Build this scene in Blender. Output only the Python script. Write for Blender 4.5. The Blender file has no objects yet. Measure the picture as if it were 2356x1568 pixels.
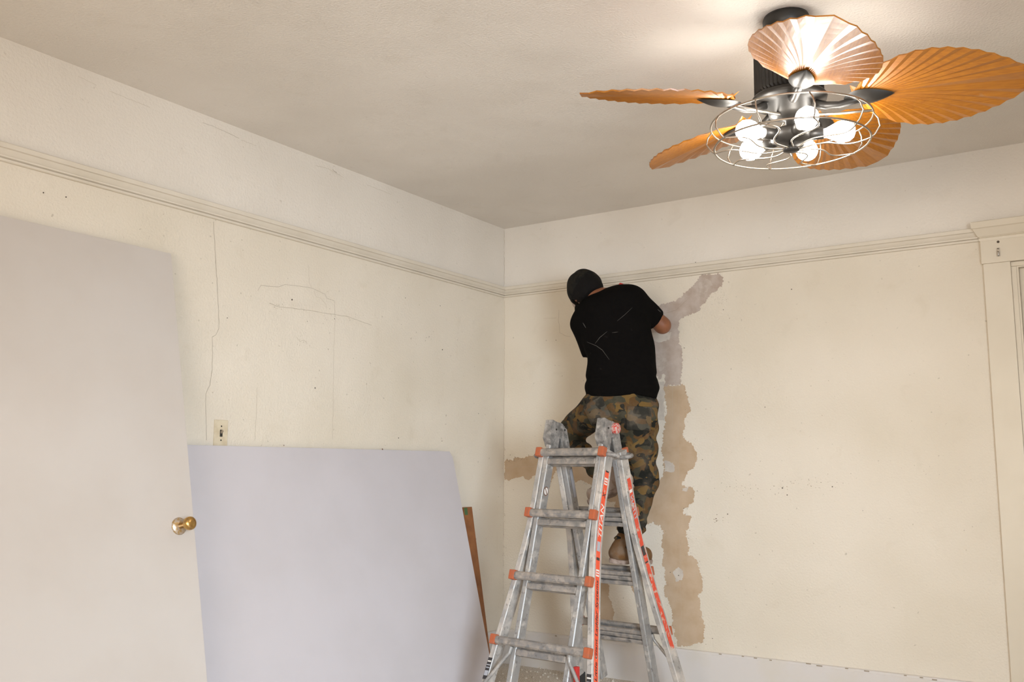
import bpy, bmesh, math, random
import numpy as np
from mathutils import Vector, Matrix, noise
from mathutils.geometry import tessellate_polygon

random.seed(7)
SC = bpy.context.scene
COL = SC.collection

# ------------------------------------------------------------------ camera
CAM = np.array([3.2790, -4.8823, 1.1722])
YAW, PITCH, ROLL, FPX = -0.58273, 0.134834, 0.001446, 2146.04
CF = np.array([math.sin(YAW)*math.cos(PITCH), math.cos(YAW)*math.cos(PITCH), math.sin(PITCH)])
_r0 = np.array([math.cos(YAW), -math.sin(YAW), 0.0]); _u0 = np.cross(_r0, CF)
CR = math.cos(ROLL)*_r0 + math.sin(ROLL)*_u0
CU = -math.sin(ROLL)*_r0 + math.cos(ROLL)*_u0
cd = bpy.data.cameras.new('camera'); cam = bpy.data.objects.new('camera', cd); COL.objects.link(cam)
cd.sensor_width = 36.0; cd.lens = FPX/2356*36.0; cd.clip_start = 0.05
cam.matrix_world = Matrix(((CR[0], CU[0], -CF[0], CAM[0]), (CR[1], CU[1], -CF[1], CAM[1]),
                           (CR[2], CU[2], -CF[2], CAM[2]), (0, 0, 0, 1)))
SC.camera = cam

# ------------------------------------------------------------------ world, daylight, exposure
world = bpy.data.worlds.new('sky'); SC.world = world; world.use_nodes = True
wn = world.node_tree; bg = wn.nodes['Background']
sky = wn.nodes.new('ShaderNodeTexSky'); sky.sky_type = 'NISHITA'; sky.sun_disc = False
sky.sun_elevation = math.radians(40); sky.sun_rotation = math.radians(200)
wn.links.new(sky.outputs[0], bg.inputs[0]); bg.inputs[1].default_value = 0.12

def area_light(name, loc, target, sx, sy, energy, col):
    l = bpy.data.lights.new(name, 'AREA'); l.shape = 'RECTANGLE'; l.size = sx; l.size_y = sy
    l.energy = energy; l.color = col
    o = bpy.data.objects.new(name, l); COL.objects.link(o); o.location = loc
    d = Vector(target) - Vector(loc); o.rotation_euler = d.to_track_quat('-Z', 'Z').to_euler()
    return o
# daylight entering by the window beside and the window behind the camera (the first lamp's low aim and narrowed spread stand in for eaves)
day = area_light('window_daylight', (4.80, -4.60, 1.35), (0.9, -1.0, 0.15), 1.5, 1.3, 56.0, (0.72, 0.86, 1.0)); day.data.spread = math.radians(85)
area_light('window_daylight', (2.60, -6.32, 1.30), (2.2, 0, 1.20), 1.9, 1.4, 62.0, (1.0, 0.895, 0.77))
BULB_STRENGTH = 45.0
vs = SC.view_settings
vs.view_transform = 'Standard'; vs.look = 'None'; vs.gamma = 1.0; vs.use_curve_mapping = False
vs.exposure = 0.24
SC.cycles.use_denoising = True
SC.cycles.max_bounces = 7; SC.cycles.diffuse_bounces = 4; SC.cycles.glossy_bounces = 3
SC.cycles.use_adaptive_sampling = True; SC.cycles.adaptive_threshold = 0.05; SC.cycles.adaptive_min_samples = 16
SC.cycles.sample_clamp_indirect = 6.0

# ------------------------------------------------------------------ pixel -> point on a plane of the room
def ray(x, y):
    return CF + CR*(x-1178)/FPX - CU*(y-784)/FPX
def on_plane(x, y, ax, val):
    d = ray(x, y); t = (val-CAM[ax])/d[ax]; return CAM + t*d

# ------------------------------------------------------------------ mesh helpers
def link(name, me, m=None, parent=None, smooth=False, loc=None):
    o = bpy.data.objects.new(name, me); COL.objects.link(o)
    if m is not None and not me.materials: me.materials.append(m)
    if smooth:
        for p in me.polygons: p.use_smooth = True
    if loc is not None: o.location = loc
    if parent is not None: o.parent = parent
    return o
def obj(name, bm, m, parent=None, smooth=False, loc=None):
    me = bpy.data.meshes.new(name); bm.normal_update(); bm.to_mesh(me); bm.free()
    return link(name, me, m, parent, smooth, loc)
def tag(o, label=None, cat=None, group=None, kind=None):
    if label: o['label'] = label
    if cat: o['category'] = cat
    if group: o['group'] = group
    if kind: o['kind'] = kind
    return o
def empty(name, loc=(0, 0, 0), rz=0.0):
    o = bpy.data.objects.new(name, None); COL.objects.link(o); o.location = loc; o.rotation_euler = (0, 0, rz)
    o.empty_display_size = 0.1
    return o
def box(bm, lo, hi, bevel=0.0):
    c = [(a+b)/2 for a, b in zip(lo, hi)]; s = [abs(b-a) for a, b in zip(lo, hi)]
    r = bmesh.ops.create_cube(bm, size=1.0, matrix=Matrix.Translation(c) @ Matrix.Diagonal((*s, 1)))
    if bevel > 0:
        ed = list({e for v in r['verts'] for e in v.link_edges})
        bmesh.ops.bevel(bm, geom=ed, offset=bevel, segments=2, affect='EDGES', profile=0.6)
def frame_box(bm, p0, p1, xa, w, h, bevel=0.0):
    """box running from p0 to p1, width w along xa, height h across"""
    p0 = Vector(p0); p1 = Vector(p1); d = p1-p0; L = d.length; d.normalize(); xa = Vector(xa)
    xa = (xa - d*xa.dot(d)).normalized(); ya = d.cross(xa)
    M = Matrix((xa, ya, d)).transposed().to_4x4(); M.translation = (p0+p1)/2
    r = bmesh.ops.create_cube(bm, size=1.0, matrix=M @ Matrix.Diagonal((w, h, L, 1)))
    if bevel > 0:
        ed = list({e for v in r['verts'] for e in v.link_edges})
        bmesh.ops.bevel(bm, geom=ed, offset=bevel, segments=2, affect='EDGES', profile=0.6)
def cyl(bm, p0, p1, r0, r1=None, seg=16, caps=True):
    r1 = r0 if r1 is None else r1
    p0 = Vector(p0); p1 = Vector(p1); d = p1-p0
    q = d.to_track_quat('Z', 'Y').to_matrix().to_4x4(); q.translation = (p0+p1)/2
    bmesh.ops.create_cone(bm, cap_ends=caps, segments=seg, radius1=r0, radius2=r1, depth=d.length, matrix=q)
def tube(bm, pts, r, seg=8, closed=False):
    pts = [Vector(p) for p in pts]; n = len(pts); rings = []
    up = None
    for i, p in enumerate(pts):
        a = pts[(i-1) % n] if (closed or i > 0) else p
        b = pts[(i+1) % n] if (closed or i < n-1) else p
        t = (b-a).normalized()
        if up is None:
            up = Vector((0, 0, 1)) if abs(t.z) < 0.9 else Vector((1, 0, 0))
        x = (up - t*up.dot(t))
        if x.length < 1e-6: x = t.orthogonal()
        x.normalize(); y = t.cross(x); up = x
        rr = r[i] if hasattr(r, '__len__') else r
        rings.append([bm.verts.new(p + (x*math.cos(k*2*math.pi/seg) + y*math.sin(k*2*math.pi/seg))*rr) for k in range(seg)])
    for i in range(n if closed else n-1):
        A = rings[i]; B = rings[(i+1) % n]
        for k in range(seg):
            bm.faces.new((A[k], A[(k+1) % seg], B[(k+1) % seg], B[k]))
    if not closed:
        bm.faces.new(rings[0][::-1]); bm.faces.new(rings[-1])
def lathe(bm, prof, seg=32, M=None):
    """prof: list of (radius, z) spun about z"""
    M = M or Matrix.Identity(4); rings = []
    for r, z in prof:
        if r < 1e-6: rings.append([bm.verts.new(M @ Vector((0, 0, z)))])
        else: rings.append([bm.verts.new(M @ Vector((r*math.cos(2*math.pi*k/seg), r*math.sin(2*math.pi*k/seg), z))) for k in range(seg)])
    for A, B in zip(rings, rings[1:]):
        for k in range(seg):
            k2 = (k+1) % seg
            if len(A) == 1 and len(B) == 1: continue
            if len(A) == 1: bm.faces.new((A[0], B[k], B[k2]))
            elif len(B) == 1: bm.faces.new((A[k], A[k2], B[0]))
            else: bm.faces.new((A[k], A[k2], B[k2], B[k]))
    bmesh.ops.recalc_face_normals(bm, faces=bm.faces)
def sweep_profile(bm, prof, path, place):
    """prof points (out, up) placed along path parameters by place(s, out, up)"""
    rings = [[bm.verts.new(place(s, a, b)) for a, b in prof] for s in path]
    n = len(prof)
    for A, B in zip(rings, rings[1:]):
        for k in range(n):
            bm.faces.new((A[k], A[(k+1) % n], B[(k+1) % n], B[k]))
    bm.faces.new(rings[0][::-1]); bm.faces.new(rings[-1])
    bmesh.ops.recalc_face_normals(bm, faces=bm.faces)

# ------------------------------------------------------------------ materials
def new_mat(name):
    m = bpy.data.materials.new(name); m.use_nodes = True
    return m, m.node_tree, m.node_tree.nodes['Principled BSDF']
def N(nt, typ, **kw):
    n = nt.nodes.new(typ)
    for k, v in kw.items(): setattr(n, k, v)
    return n
def noise_fac(nt, scale, detail=4.0, lo=0.4, hi=0.6, rough=0.55, vec=None, dist=0.0):
    t = N(nt, 'ShaderNodeTexNoise'); t.inputs['Scale'].default_value = scale; t.inputs['Detail'].default_value = detail
    t.inputs['Roughness'].default_value = rough; t.inputs['Distortion'].default_value = dist
    if vec is not None: nt.links.new(vec, t.inputs['Vector'])
    r = N(nt, 'ShaderNodeMapRange'); r.inputs['From Min'].default_value = lo; r.inputs['From Max'].default_value = hi
    nt.links.new(t.outputs['Fac'], r.inputs['Value'])
    return r.outputs[0], t.outputs['Fac']
def mixc(nt, fac, a, b):
    m = N(nt, 'ShaderNodeMix', data_type='RGBA')
    if isinstance(fac, (int, float)): m.inputs[0].default_value = fac
    else: nt.links.new(fac, m.inputs[0])
    for sock, v in ((m.inputs[6], a), (m.inputs[7], b)):
        if isinstance(v, tuple): sock.default_value = (*v, 1)
        else: nt.links.new(v, sock)
    return m.outputs[2]
def bump(nt, bs, height, strength, dist=0.01, prev=None):
    b = N(nt, 'ShaderNodeBump'); b.inputs['Strength'].default_value = strength; b.inputs['Distance'].default_value = dist
    nt.links.new(height, b.inputs['Height'])
    if prev is not None: nt.links.new(prev, b.inputs['Normal'])
    nt.links.new(b.outputs[0], bs.inputs['Normal'])
    return b.outputs[0]
def coords(nt):
    return N(nt, 'ShaderNodeTexCoord').outputs['Object']
def plain(name, col, rough=0.6, metal=0.0, spec=0.5, col2=None, scale=20.0, lo=0.4, hi=0.65, bmp=0.0, bscale=80.0, bdist=0.004, coat=0.0):
    m, nt, bs = new_mat(name); v = coords(nt)
    bs.inputs['Roughness'].default_value = rough; bs.inputs['Metallic'].default_value = metal
    bs.inputs['Specular IOR Level'].default_value = spec
    if coat: bs.inputs['Coat Weight'].default_value = coat; bs.inputs['Coat Roughness'].default_value = 0.2
    if col2:
        f, _ = noise_fac(nt, scale, 4, lo, hi, vec=v)
        nt.links.new(mixc(nt, f, col, col2), bs.inputs['Base Color'])
    else: bs.inputs['Base Color'].default_value = (*col, 1)
    if bmp:
        _, h = noise_fac(nt, bscale, 3, vec=v); bump(nt, bs, h, bmp, bdist)
    return m
def wall_mat(name, ca, cb, speck=(0.30, 0.24, 0.17), fine=95.0, bmp=0.38, speck_amt=0.38):
    m, nt, bs = new_mat(name); v = coords(nt)
    bs.inputs['Roughness'].default_value = 0.62; bs.inputs['Specular IOR Level'].default_value = 0.3
    f1, _ = noise_fac(nt, 1.3, 2, 0.38, 0.66, vec=v)
    c = mixc(nt, f1, ca, cb)
    f3, _ = noise_fac(nt, 7.0, 4, 0.60, 0.80, vec=v, dist=0.6)
    fm = N(nt, 'ShaderNodeMath', operation='MULTIPLY'); fm.inputs[1].default_value = 0.22; nt.links.new(f3, fm.inputs[0])
    c = mixc(nt, fm.outputs[0], c, (cb[0]*0.78, cb[1]*0.74, cb[2]*0.66))
    f2, _ = noise_fac(nt, 46.0, 1, 0.735, 0.78, vec=v)
    fm2 = N(nt, 'ShaderNodeMath', operation='MULTIPLY'); fm2.inputs[1].default_value = speck_amt; nt.links.new(f2, fm2.inputs[0])
    c = mixc(nt, fm2.outputs[0], c, speck)
    nt.links.new(c, bs.inputs['Base Color'])
    _, h1 = noise_fac(nt, fine, 1.5, vec=v)
    b1 = bump(nt, bs, h1, bmp, 0.006)
    _, h2 = noise_fac(nt, 5.0, 1, vec=v)
    bump(nt, bs, h2, 0.18, 0.03, prev=b1)
    return m
def metal_mat(name, col, smear, amt=(0.45, 0.62), rough=0.55, metal=0.6, sc=22.0):
    m, nt, bs = new_mat(name); v = coords(nt)
    f, _ = noise_fac(nt, sc, 8, amt[0], amt[1], 0.65, vec=v)
    g, _ = noise_fac(nt, 42, 6, 0.56, 0.70, 0.7, vec=v)
    c = mixc(nt, f, col, smear)
    gm = N(nt, 'ShaderNodeMath', operation='MULTIPLY'); gm.inputs[1].default_value = 0.68; nt.links.new(g, gm.inputs[0])
    c = mixc(nt, gm.outputs[0], c, (0.10, 0.085, 0.07))
    nt.links.new(c, bs.inputs['Base Color'])
    mr = N(nt, 'ShaderNodeMapRange'); mr.inputs['To Min'].default_value = metal; mr.inputs['To Max'].default_value = 0.05
    nt.links.new(f, mr.inputs['Value']); nt.links.new(mr.outputs[0], bs.inputs['Metallic'])
    rr = N(nt, 'ShaderNodeMapRange'); rr.inputs['To Min'].default_value = rough; rr.inputs['To Max'].default_value = 0.85
    nt.links.new(f, rr.inputs['Value']); nt.links.new(rr.outputs[0], bs.inputs['Roughness'])
    _, h = noise_fac(nt, 70, 4, vec=v); bump(nt, bs, h, 0.15, 0.003)
    return m

M_WALL = wall_mat('cream wall paint', (0.77, 0.690, 0.58), (0.71, 0.628, 0.51))
M_FRIEZE = wall_mat('off white frieze paint', (0.78, 0.715, 0.635), (0.73, 0.665, 0.585), fine=80, speck_amt=0.2)
M_CEIL = wall_mat('stippled ceiling paint', (0.80, 0.745, 0.68), (0.74, 0.685, 0.62), fine=110, bmp=0.45, speck_amt=0.12)
M_TRIM = plain('cream gloss trim paint', (0.69, 0.61, 0.49), 0.38, col2=(0.66, 0.58, 0.46), scale=3, bmp=0.05, bscale=30)
M_RAIL = plain('painted picture rail', (0.72, 0.645, 0.54), 0.45, col2=(0.67, 0.595, 0.485), scale=4, bmp=0.06, bscale=40)
M_BASE = plain('scuffed white baseboard paint', (0.67, 0.62, 0.58), 0.42, col2=(0.66, 0.60, 0.52), scale=5, lo=0.45, hi=0.75, bmp=0.06, bscale=30)
M_BARE = plain('bare brown plaster', (0.50, 0.355, 0.225), 0.85, col2=(0.58, 0.44, 0.31), scale=9, lo=0.35, hi=0.7, bmp=0.12, bscale=60)
M_SKIM = plain('pinkish grey skim coat', (0.44, 0.345, 0.28), 0.8, col2=(0.54, 0.455, 0.395), scale=14, lo=0.38, hi=0.66, bmp=0.12, bscale=60)
M_SPOT = plain('pale joint compound', (0.64, 0.565, 0.48), 0.7, col2=(0.55, 0.48, 0.41), scale=18)
M_SPOT2 = plain('streaky skim smear', (0.56, 0.48, 0.415), 0.75, col2=(0.46, 0.375, 0.31), scale=22, lo=0.4, hi=0.6)
M_CRACK = plain('dark hairline crack', (0.33, 0.265, 0.19), 0.9)
M_FAINT = plain('faint hairline crack', (0.52, 0.44, 0.34), 0.9)
M_HOLE = plain('nail hole black', (0.09, 0.07, 0.05), 0.9)
M_DOOR = plain('white painted door', (0.585, 0.53, 0.485), 0.35, col2=(0.56, 0.50, 0.45), scale=2.2)
M_PANEL = plain('pale grey painted board', (0.585, 0.545, 0.56), 0.42, col2=(0.56, 0.52, 0.53), scale=2.5, bmp=0.03, bscale=50)
M_CHIP = plain('exposed brown board core', (0.20, 0.11, 0.075), 0.85)
M_BRASS = plain('worn brass', (0.58, 0.36, 0.12), 0.30, metal=1.0, col2=(0.42, 0.27, 0.14), scale=60, lo=0.5, hi=0.7)
M_BRASS2 = plain('paint speckled brass', (0.55, 0.36, 0.15), 0.38, metal=0.8, col2=(0.62, 0.53, 0.44), scale=90, lo=0.42, hi=0.56)
M_IVORY = plain('ivory switch plastic', (0.70, 0.60, 0.44), 0.4, col2=(0.62, 0.51, 0.35), scale=30)
M_DARK = plain('dark slot', (0.03, 0.025, 0.02), 0.6)
M_PLANK = plain('varnished brown wood', (0.33, 0.125, 0.04), 0.45, col2=(0.20, 0.07, 0.025), scale=14, lo=0.35, hi=0.7)
M_GREEN = plain('green paint mark', (0.07, 0.14, 0.05), 0.6)
M_FLOOR = plain('dusty plaster strewn floor', (0.50, 0.42, 0.33), 0.9, col2=(0.74, 0.68, 0.60), scale=130, lo=0.40, hi=0.58, bmp=0.3, bscale=200)
M_DEBRIS = plain('plaster crumbs', (0.66, 0.59, 0.50), 0.9, col2=(0.42, 0.33, 0.24), scale=50)
M_RUNG = metal_mat('worn rung aluminium', (0.30, 0.285, 0.27), (0.44, 0.365, 0.30), (0.42, 0.66), sc=30, rough=0.38)
M_ALU = metal_mat('scuffed aluminium', (0.40, 0.385, 0.37), (0.56, 0.50, 0.435), (0.50, 0.70))
M_ALU2 = metal_mat('plaster smeared aluminium', (0.44, 0.42, 0.40), (0.60, 0.53, 0.46), (0.40, 0.64), sc=14)
M_STEEL = metal_mat('dull grey cast hinge', (0.22, 0.21, 0.20), (0.44, 0.40, 0.36), (0.40, 0.68), rough=0.55, metal=0.5, sc=34)
M_ORANGE = plain('orange plastic rung cap', (0.44, 0.105, 0.038), 0.6, col2=(0.30, 0.12, 0.075), scale=50, lo=0.5, hi=0.75)
M_REDST = plain('worn red orange sticker', (0.80, 0.085, 0.028), 0.45, col2=(0.62, 0.40, 0.30), scale=55, lo=0.60, hi=0.72)
M_REDWORN = plain('badly worn red sticker', (0.68, 0.07, 0.03), 0.5, col2=(0.58, 0.44, 0.34), scale=45, lo=0.53, hi=0.66)
M_WHITE = plain('white lettering', (0.78, 0.72, 0.66), 0.5)
M_BLACK = plain('black lettering', (0.035, 0.03, 0.03), 0.5)
M_GREYST = plain('grey sticker', (0.42, 0.42, 0.45), 0.5)
M_RED = plain('red plastic', (0.55, 0.03, 0.025), 0.45)
M_KNOB = plain('scraped red hinge button', (0.52, 0.36, 0.31), 0.6, col2=(0.55, 0.05, 0.035), scale=90, lo=0.50, hi=0.58)
M_RUBBER = plain('black rubber foot', (0.03, 0.028, 0.026), 0.8)
M_BRONZE = plain('oil rubbed bronze', (0.020, 0.018, 0.016), 0.42, metal=0.25, col2=(0.032, 0.028, 0.024), scale=12)
M_WIRE = plain('brushed cage wire', (0.42, 0.37, 0.31), 0.35, metal=0.9)
M_SKIN = plain('tan skin', (0.235, 0.085, 0.036), 0.5, col2=(0.19, 0.068, 0.03), scale=25)
M_HAIR = plain('black hair', (0.006, 0.005, 0.0045), 0.85, spec=0.15, bmp=0.5, bscale=160)
M_SOLE = plain('dusty boot sole', (0.40, 0.30, 0.245), 0.85, col2=(0.24, 0.165, 0.125), scale=30)
M_BOOT = plain('dusty tan leather', (0.155, 0.068, 0.018), 0.8, col2=(0.17, 0.105, 0.06), scale=18, lo=0.42, hi=0.62, bmp=0.2, bscale=60)

M_BOOT2 = plain('plaster dusted tan leather', (0.24, 0.13, 0.055), 0.8, col2=(0.42, 0.33, 0.27), scale=14, lo=0.36, hi=0.56, bmp=0.2, bscale=60)

def cloth_black():
    m, nt, bs = new_mat('black cotton with plaster dust'); v = coords(nt)
    f, _ = noise_fac(nt, 15, 8, 0.68, 0.82, 0.6, vec=v)
    fm = N(nt, 'ShaderNodeMath', operation='MULTIPLY'); fm.inputs[1].default_value = 0.16; nt.links.new(f, fm.inputs[0])
    nt.links.new(mixc(nt, fm.outputs[0], (0.0040, 0.0034, 0.0030), (0.20, 0.17, 0.145)), bs.inputs['Base Color'])
    bs.inputs['Roughness'].default_value = 0.92; bs.inputs['Specular IOR Level'].default_value = 0.06
    _, h = noise_fac(nt, 12, 3, vec=v); bump(nt, bs, h, 0.35, 0.02)
    return m
def camo(name, cols, scale, dirt=0.35):
    m, nt, bs = new_mat(name); v = coords(nt)
    mp = N(nt, 'ShaderNodeMapping'); mp.inputs['Scale'].default_value = (1, 1, 1.5); nt.links.new(v, mp.inputs[0])
    c = cols[0]
    for i, (col, lo) in enumerate(zip(cols[1:], (0.50, 0.535, 0.575))):
        ofs = N(nt, 'ShaderNodeMapping'); ofs.inputs['Location'].default_value = (3.1*i+1.7, 5.3*i, 2.2*i+0.4)
        nt.links.new(mp.outputs[0], ofs.inputs[0])
        f, _ = noise_fac(nt, scale, 1.5, lo, lo+0.012, 0.5, vec=ofs.outputs[0], dist=0.5)
        c = mixc(nt, f, c, col)
    f, _ = noise_fac(nt, 10, 7, 0.45, 0.75, 0.6, vec=v)
    fm = N(nt, 'ShaderNodeMath', operation='MULTIPLY'); fm.inputs[1].default_value = dirt; nt.links.new(f, fm.inputs[0])
    c = mixc(nt, fm.outputs[0], c, (0.165, 0.13, 0.097))
    nt.links.new(c, bs.inputs['Base Color']); bs.inputs['Roughness'].default_value = 0.9
    bs.inputs['Specular IOR Level'].default_value = 0.2
    _, h = noise_fac(nt, 26, 3, vec=v); bump(nt, bs, h, 0.35, 0.012)
    return m
M_SHIRT = cloth_black()
M_CAMO = camo('woodland camouflage cotton', [(0.046, 0.042, 0.026), (0.098, 0.052, 0.019), (0.013, 0.013, 0.010), (0.145, 0.084, 0.024)], 13.0, 0.48)
M_CAMO2 = camo('faded camouflage pocket cotton', [(0.075, 0.068, 0.052), (0.105, 0.066, 0.036), (0.030, 0.028, 0.022), (0.130, 0.088, 0.046)], 13.0, 0.75)
M_CAP = camo('dark camouflage cap cloth', [(0.008, 0.0075, 0.006), (0.012, 0.010, 0.007), (0.004, 0.004, 0.004), (0.014, 0.011, 0.007)], 24.0, 0.02)
def blade_mat():
    m, nt, bs = new_mat('lacquered palm wood'); v = coords(nt)
    mp = N(nt, 'ShaderNodeMapping'); mp.inputs['Scale'].default_value = (2.0, 22, 22); nt.links.new(v, mp.inputs[0])
    f, h = noise_fac(nt, 8, 5, 0.35, 0.7, vec=mp.outputs[0])
    c = mixc(nt, f, (0.44, 0.160, 0.009), (0.32, 0.105, 0.007))
    g, _ = noise_fac(nt, 9, 6, 0.66, 0.74, vec=v)
    gm = N(nt, 'ShaderNodeMath', operation='MULTIPLY'); gm.inputs[1].default_value = 0.35; nt.links.new(g, gm.inputs[0])
    c = mixc(nt, gm.outputs[0], c, (0.55, 0.40, 0.27))
    nt.links.new(c, bs.inputs['Base Color']); bs.inputs['Roughness'].default_value = 0.40
    bs.inputs['Coat Weight'].default_value = 0.35; bs.inputs['Coat Roughness'].default_value = 0.22
    bump(nt, bs, h, 0.12, 0.002)
    return m
M_BLADE = blade_mat()
def bulb_mat():
    m, nt, bs = new_mat('glowing frosted bulb')
    bs.inputs['Base Color'].default_value = (0.9, 0.88, 0.85, 1)
    bs.inputs['Emission Color'].default_value = (1.0, 0.95, 0.87, 1); bs.inputs['Emission Strength'].default_value = BULB_STRENGTH
    return m
M_BULB = bulb_mat()
def glass_mat():
    m, nt, bs = new_mat('window glass')
    bs.inputs['Base Color'].default_value = (0.95, 0.97, 0.97, 1); bs.inputs['Roughness'].default_value = 0.02
    bs.inputs['Transmission Weight'].default_value = 1.0; bs.inputs['IOR'].default_value = 1.02
    return m
M_GLASS = glass_mat()
M_PORCH = plain('weathered beige porch paint', (0.36, 0.30, 0.22), 0.8)

# ------------------------------------------------------------------ room shell
H, XR, YF, T = 2.70, 4.70, -6.25, 0.14
ZRT, ZRB, ZBB = 2.3121, 2.2476, 0.2026
def struct(name, bm, m, parent=None): return tag(obj(name, bm, m, parent), kind='structure')
bm = bmesh.new(); box(bm, (-T, YF-T, -0.1), (XR+T, T, 0.0)); struct('floor', bm, M_FLOOR)
bm = bmesh.new(); box(bm, (-T, YF-T, H), (XR+T, T, H+0.1)); struct('ceiling', bm, M_CEIL)
bm = bmesh.new(); box(bm, (-T, YF, 0), (0, T, 2.28)); wall_left = struct('wall_left', bm, M_WALL)
bm = bmesh.new(); box(bm, (-T, YF, 2.28), (0, T, H)); obj('frieze', bm, M_FRIEZE, wall_left)
WX0, WX1, WZ0, WZ1 = 2.890, 3.790, 0.12, 2.118       # window opening in the far wall
bm = bmesh.new()
box(bm, (0, 0, 0), (WX0, T, 2.28)); box(bm, (WX1, 0, 0), (XR, T, 2.28))
box(bm, (WX0, 0, 0), (WX1, T, WZ0)); box(bm, (WX0, 0, WZ1), (WX1, T, 2.28))
wall_back = struct('wall_back', bm, M_WALL)
bm = bmesh.new(); box(bm, (0, 0, 2.28), (XR, T, H)); obj('frieze', bm, M_FRIEZE, wall_back)
def holed(name, along, lo, hi, w0, w1, z0, z1):
    bm = bmesh.new()
    def b(a0, a1, zz0, zz1):
        if along == 'y': box(bm, (XR, a0, zz0), (XR+T, a1, zz1))
        else: box(bm, (a0, YF-T, zz0), (a1, YF, zz1))
    b(lo, w0, 0, H); b(w1, hi, 0, H); b(w0, w1, 0, z0); b(w0, w1, z1, H)
    return struct(name, bm, M_WALL)
holed('wall_right', 'y', YF, T, -5.40, -3.80, 0.60, 2.05)
holed('wall_front', 'x', -T, XR+T, 1.60, 3.60, 0.55, 2.05)
def plain_window(name, along, w0, w1, z0, z1):
    bm = bmesh.new(); t = 0.05
    def b(a0, a1, zz0, zz1):
        if along == 'y': box(bm, (XR+0.01, a0, zz0), (XR+0.07, a1, zz1))
        else: box(bm, (a0, YF-0.07, zz0), (a1, YF-0.01, zz1))
    b(w0, w0+t, z0, z1); b(w1-t, w1, z0, z1); b(w0, w1, z0, z0+t); b(w0, w1, z1-t, z1)
    b(w0, w1, (z0+z1)/2-0.02, (z0+z1)/2+0.02)
    return struct(name, bm, M_TRIM)
plain_window('window_2', 'y', -5.40, -3.80, 0.60, 2.05)
plain_window('window_3', 'x', 1.60, 3.60, 0.55, 2.05)

# picture rails (moulded profile: out from wall, height)
h0, h1 = ZRB, ZRT; hh = h1-h0
RAILP = [(-0.004, h0), (0.010, h0), (0.014, h0+0.002), (0.016, h0+hh*0.13), (0.007, h0+hh*0.155), (0.007, h0+hh*0.185),
         (0.016, h0+hh*0.24), (0.0165, h0+hh*0.33), (0.0105, h0+hh*0.36), (0.0175, h0+hh*0.50), (0.024, h0+hh*0.66), (0.031, h0+hh*0.70),
         (0.031, h0+hh*0.96), (0.028, h1), (-0.004, h1)]
bm = bmesh.new(); sweep_profile(bm, RAILP, (YF+0.003, -0.004), lambda s, a, b: Vector((a, s, b)))
struct('trim_1', bm, M_RAIL)
bm = bmesh.new(); sweep_profile(bm, RAILP, (0.004, 2.752), lambda s, a, b: Vector((s, -a, b)))
struct('trim_2', bm, M_RAIL)
# baseboards with a small top bead
BASEP = [(-0.003, 0.0), (0.020, 0.0), (0.020, ZBB-0.014), (0.017, ZBB-0.010), (0.016, ZBB-0.003), (0.012, ZBB), (-0.003, ZBB)]
bm = bmesh.new(); sweep_profile(bm, BASEP, (YF+0.003, -0.004), lambda s, a, b: Vector((a, s, b))); struct('baseboard_left', bm, M_BASE)
bm = bmesh.new(); sweep_profile(bm, BASEP, (0.004, 2.757), lambda s, a, b: Vector((s, -a, b))); struct('baseboard_back', bm, M_BASE)

# window in the far wall
win = tag(empty('window_1', (WX0, 0, 0)), kind='structure')
def wpart(name, bm, m): 
    o = obj(name, bm, m, None); o.parent = win; o.matrix_parent_inverse = Matrix.Translation((-WX0, 0, 0)); return o
CX0, CXI = 2.757, 2.872
bm = bmesh.new(); box(bm, (CX0, -0.020, 0.0), (CXI, 0.004, 2.134), 0.002); wpart('side_casing', bm, M_TRIM)
bm = bmesh.new(); box(bm, (WX1+0.018, -0.020, 0.0), (WX1+0.133, 0.004, 2.134), 0.002); wpart('side_casing', bm, M_TRIM)
bm = bmesh.new(); box(bm, (CX0-0.006, -0.026, 2.134), (WX1+0.139, 0.004, 2.262), 0.002); head = wpart('head_casing', bm, M_TRIM)
CRP = [(-0.003, 2.244), (0.028, 2.244), (0.031, 2.256), (0.027, 2.259), (0.034, 2.266), (0.052, 2.300), (0.058, 2.304), (0.058, 2.333), (0.054, 2.336), (-0.003, 2.336)]
bm = bmesh.new()
rings = []
for s, sg in ((CX0-0.006, -1), (WX1+0.139, 1)):
    rings.append([bm.verts.new((s + sg*max(a-0.026, 0), -a, b)) for a, b in CRP])
k = len(CRP)
for i in range(k): bm.faces.new((rings[0][i], rings[0][(i+1) % k], rings[1][(i+1) % k], rings[1][i]))
bm.faces.new(rings[0][::-1]); bm.faces.new(rings[1]); bmesh.ops.recalc_face_normals(bm, faces=bm.faces)
wpart('crown_moulding', bm, M_TRIM)
for x0, x1 in ((CXI, WX0+0.004), (WX1-0.004, WX1+0.018)):
    bm = bmesh.new(); box(bm, (x0, -0.007, WZ0), (x1, 0.03, 2.111), 0.002); wpart('stop_bead', bm, M_TRIM)
bm = bmesh.new(); box(bm, (CXI, -0.006, 2.112), (WX1+0.018, 0.03, 2.133), 0.002); wpart('stop_bead', bm, M_TRIM)
for x0, x1 in ((WX0, WX0+0.012), (WX1-0.012, WX1)):
    bm = bmesh.new(); box(bm, (x0, 0.0, WZ0), (x1, T, WZ1)); wpart('jamb', bm, M_TRIM)
bm = bmesh.new(); box(bm, (WX0+0.012, 0.001, WZ1-0.012), (WX1-0.012, T, WZ1)); wpart('jamb', bm, M_TRIM)
SX0, SX1 = WX0+0.012, WX1-0.012
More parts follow.
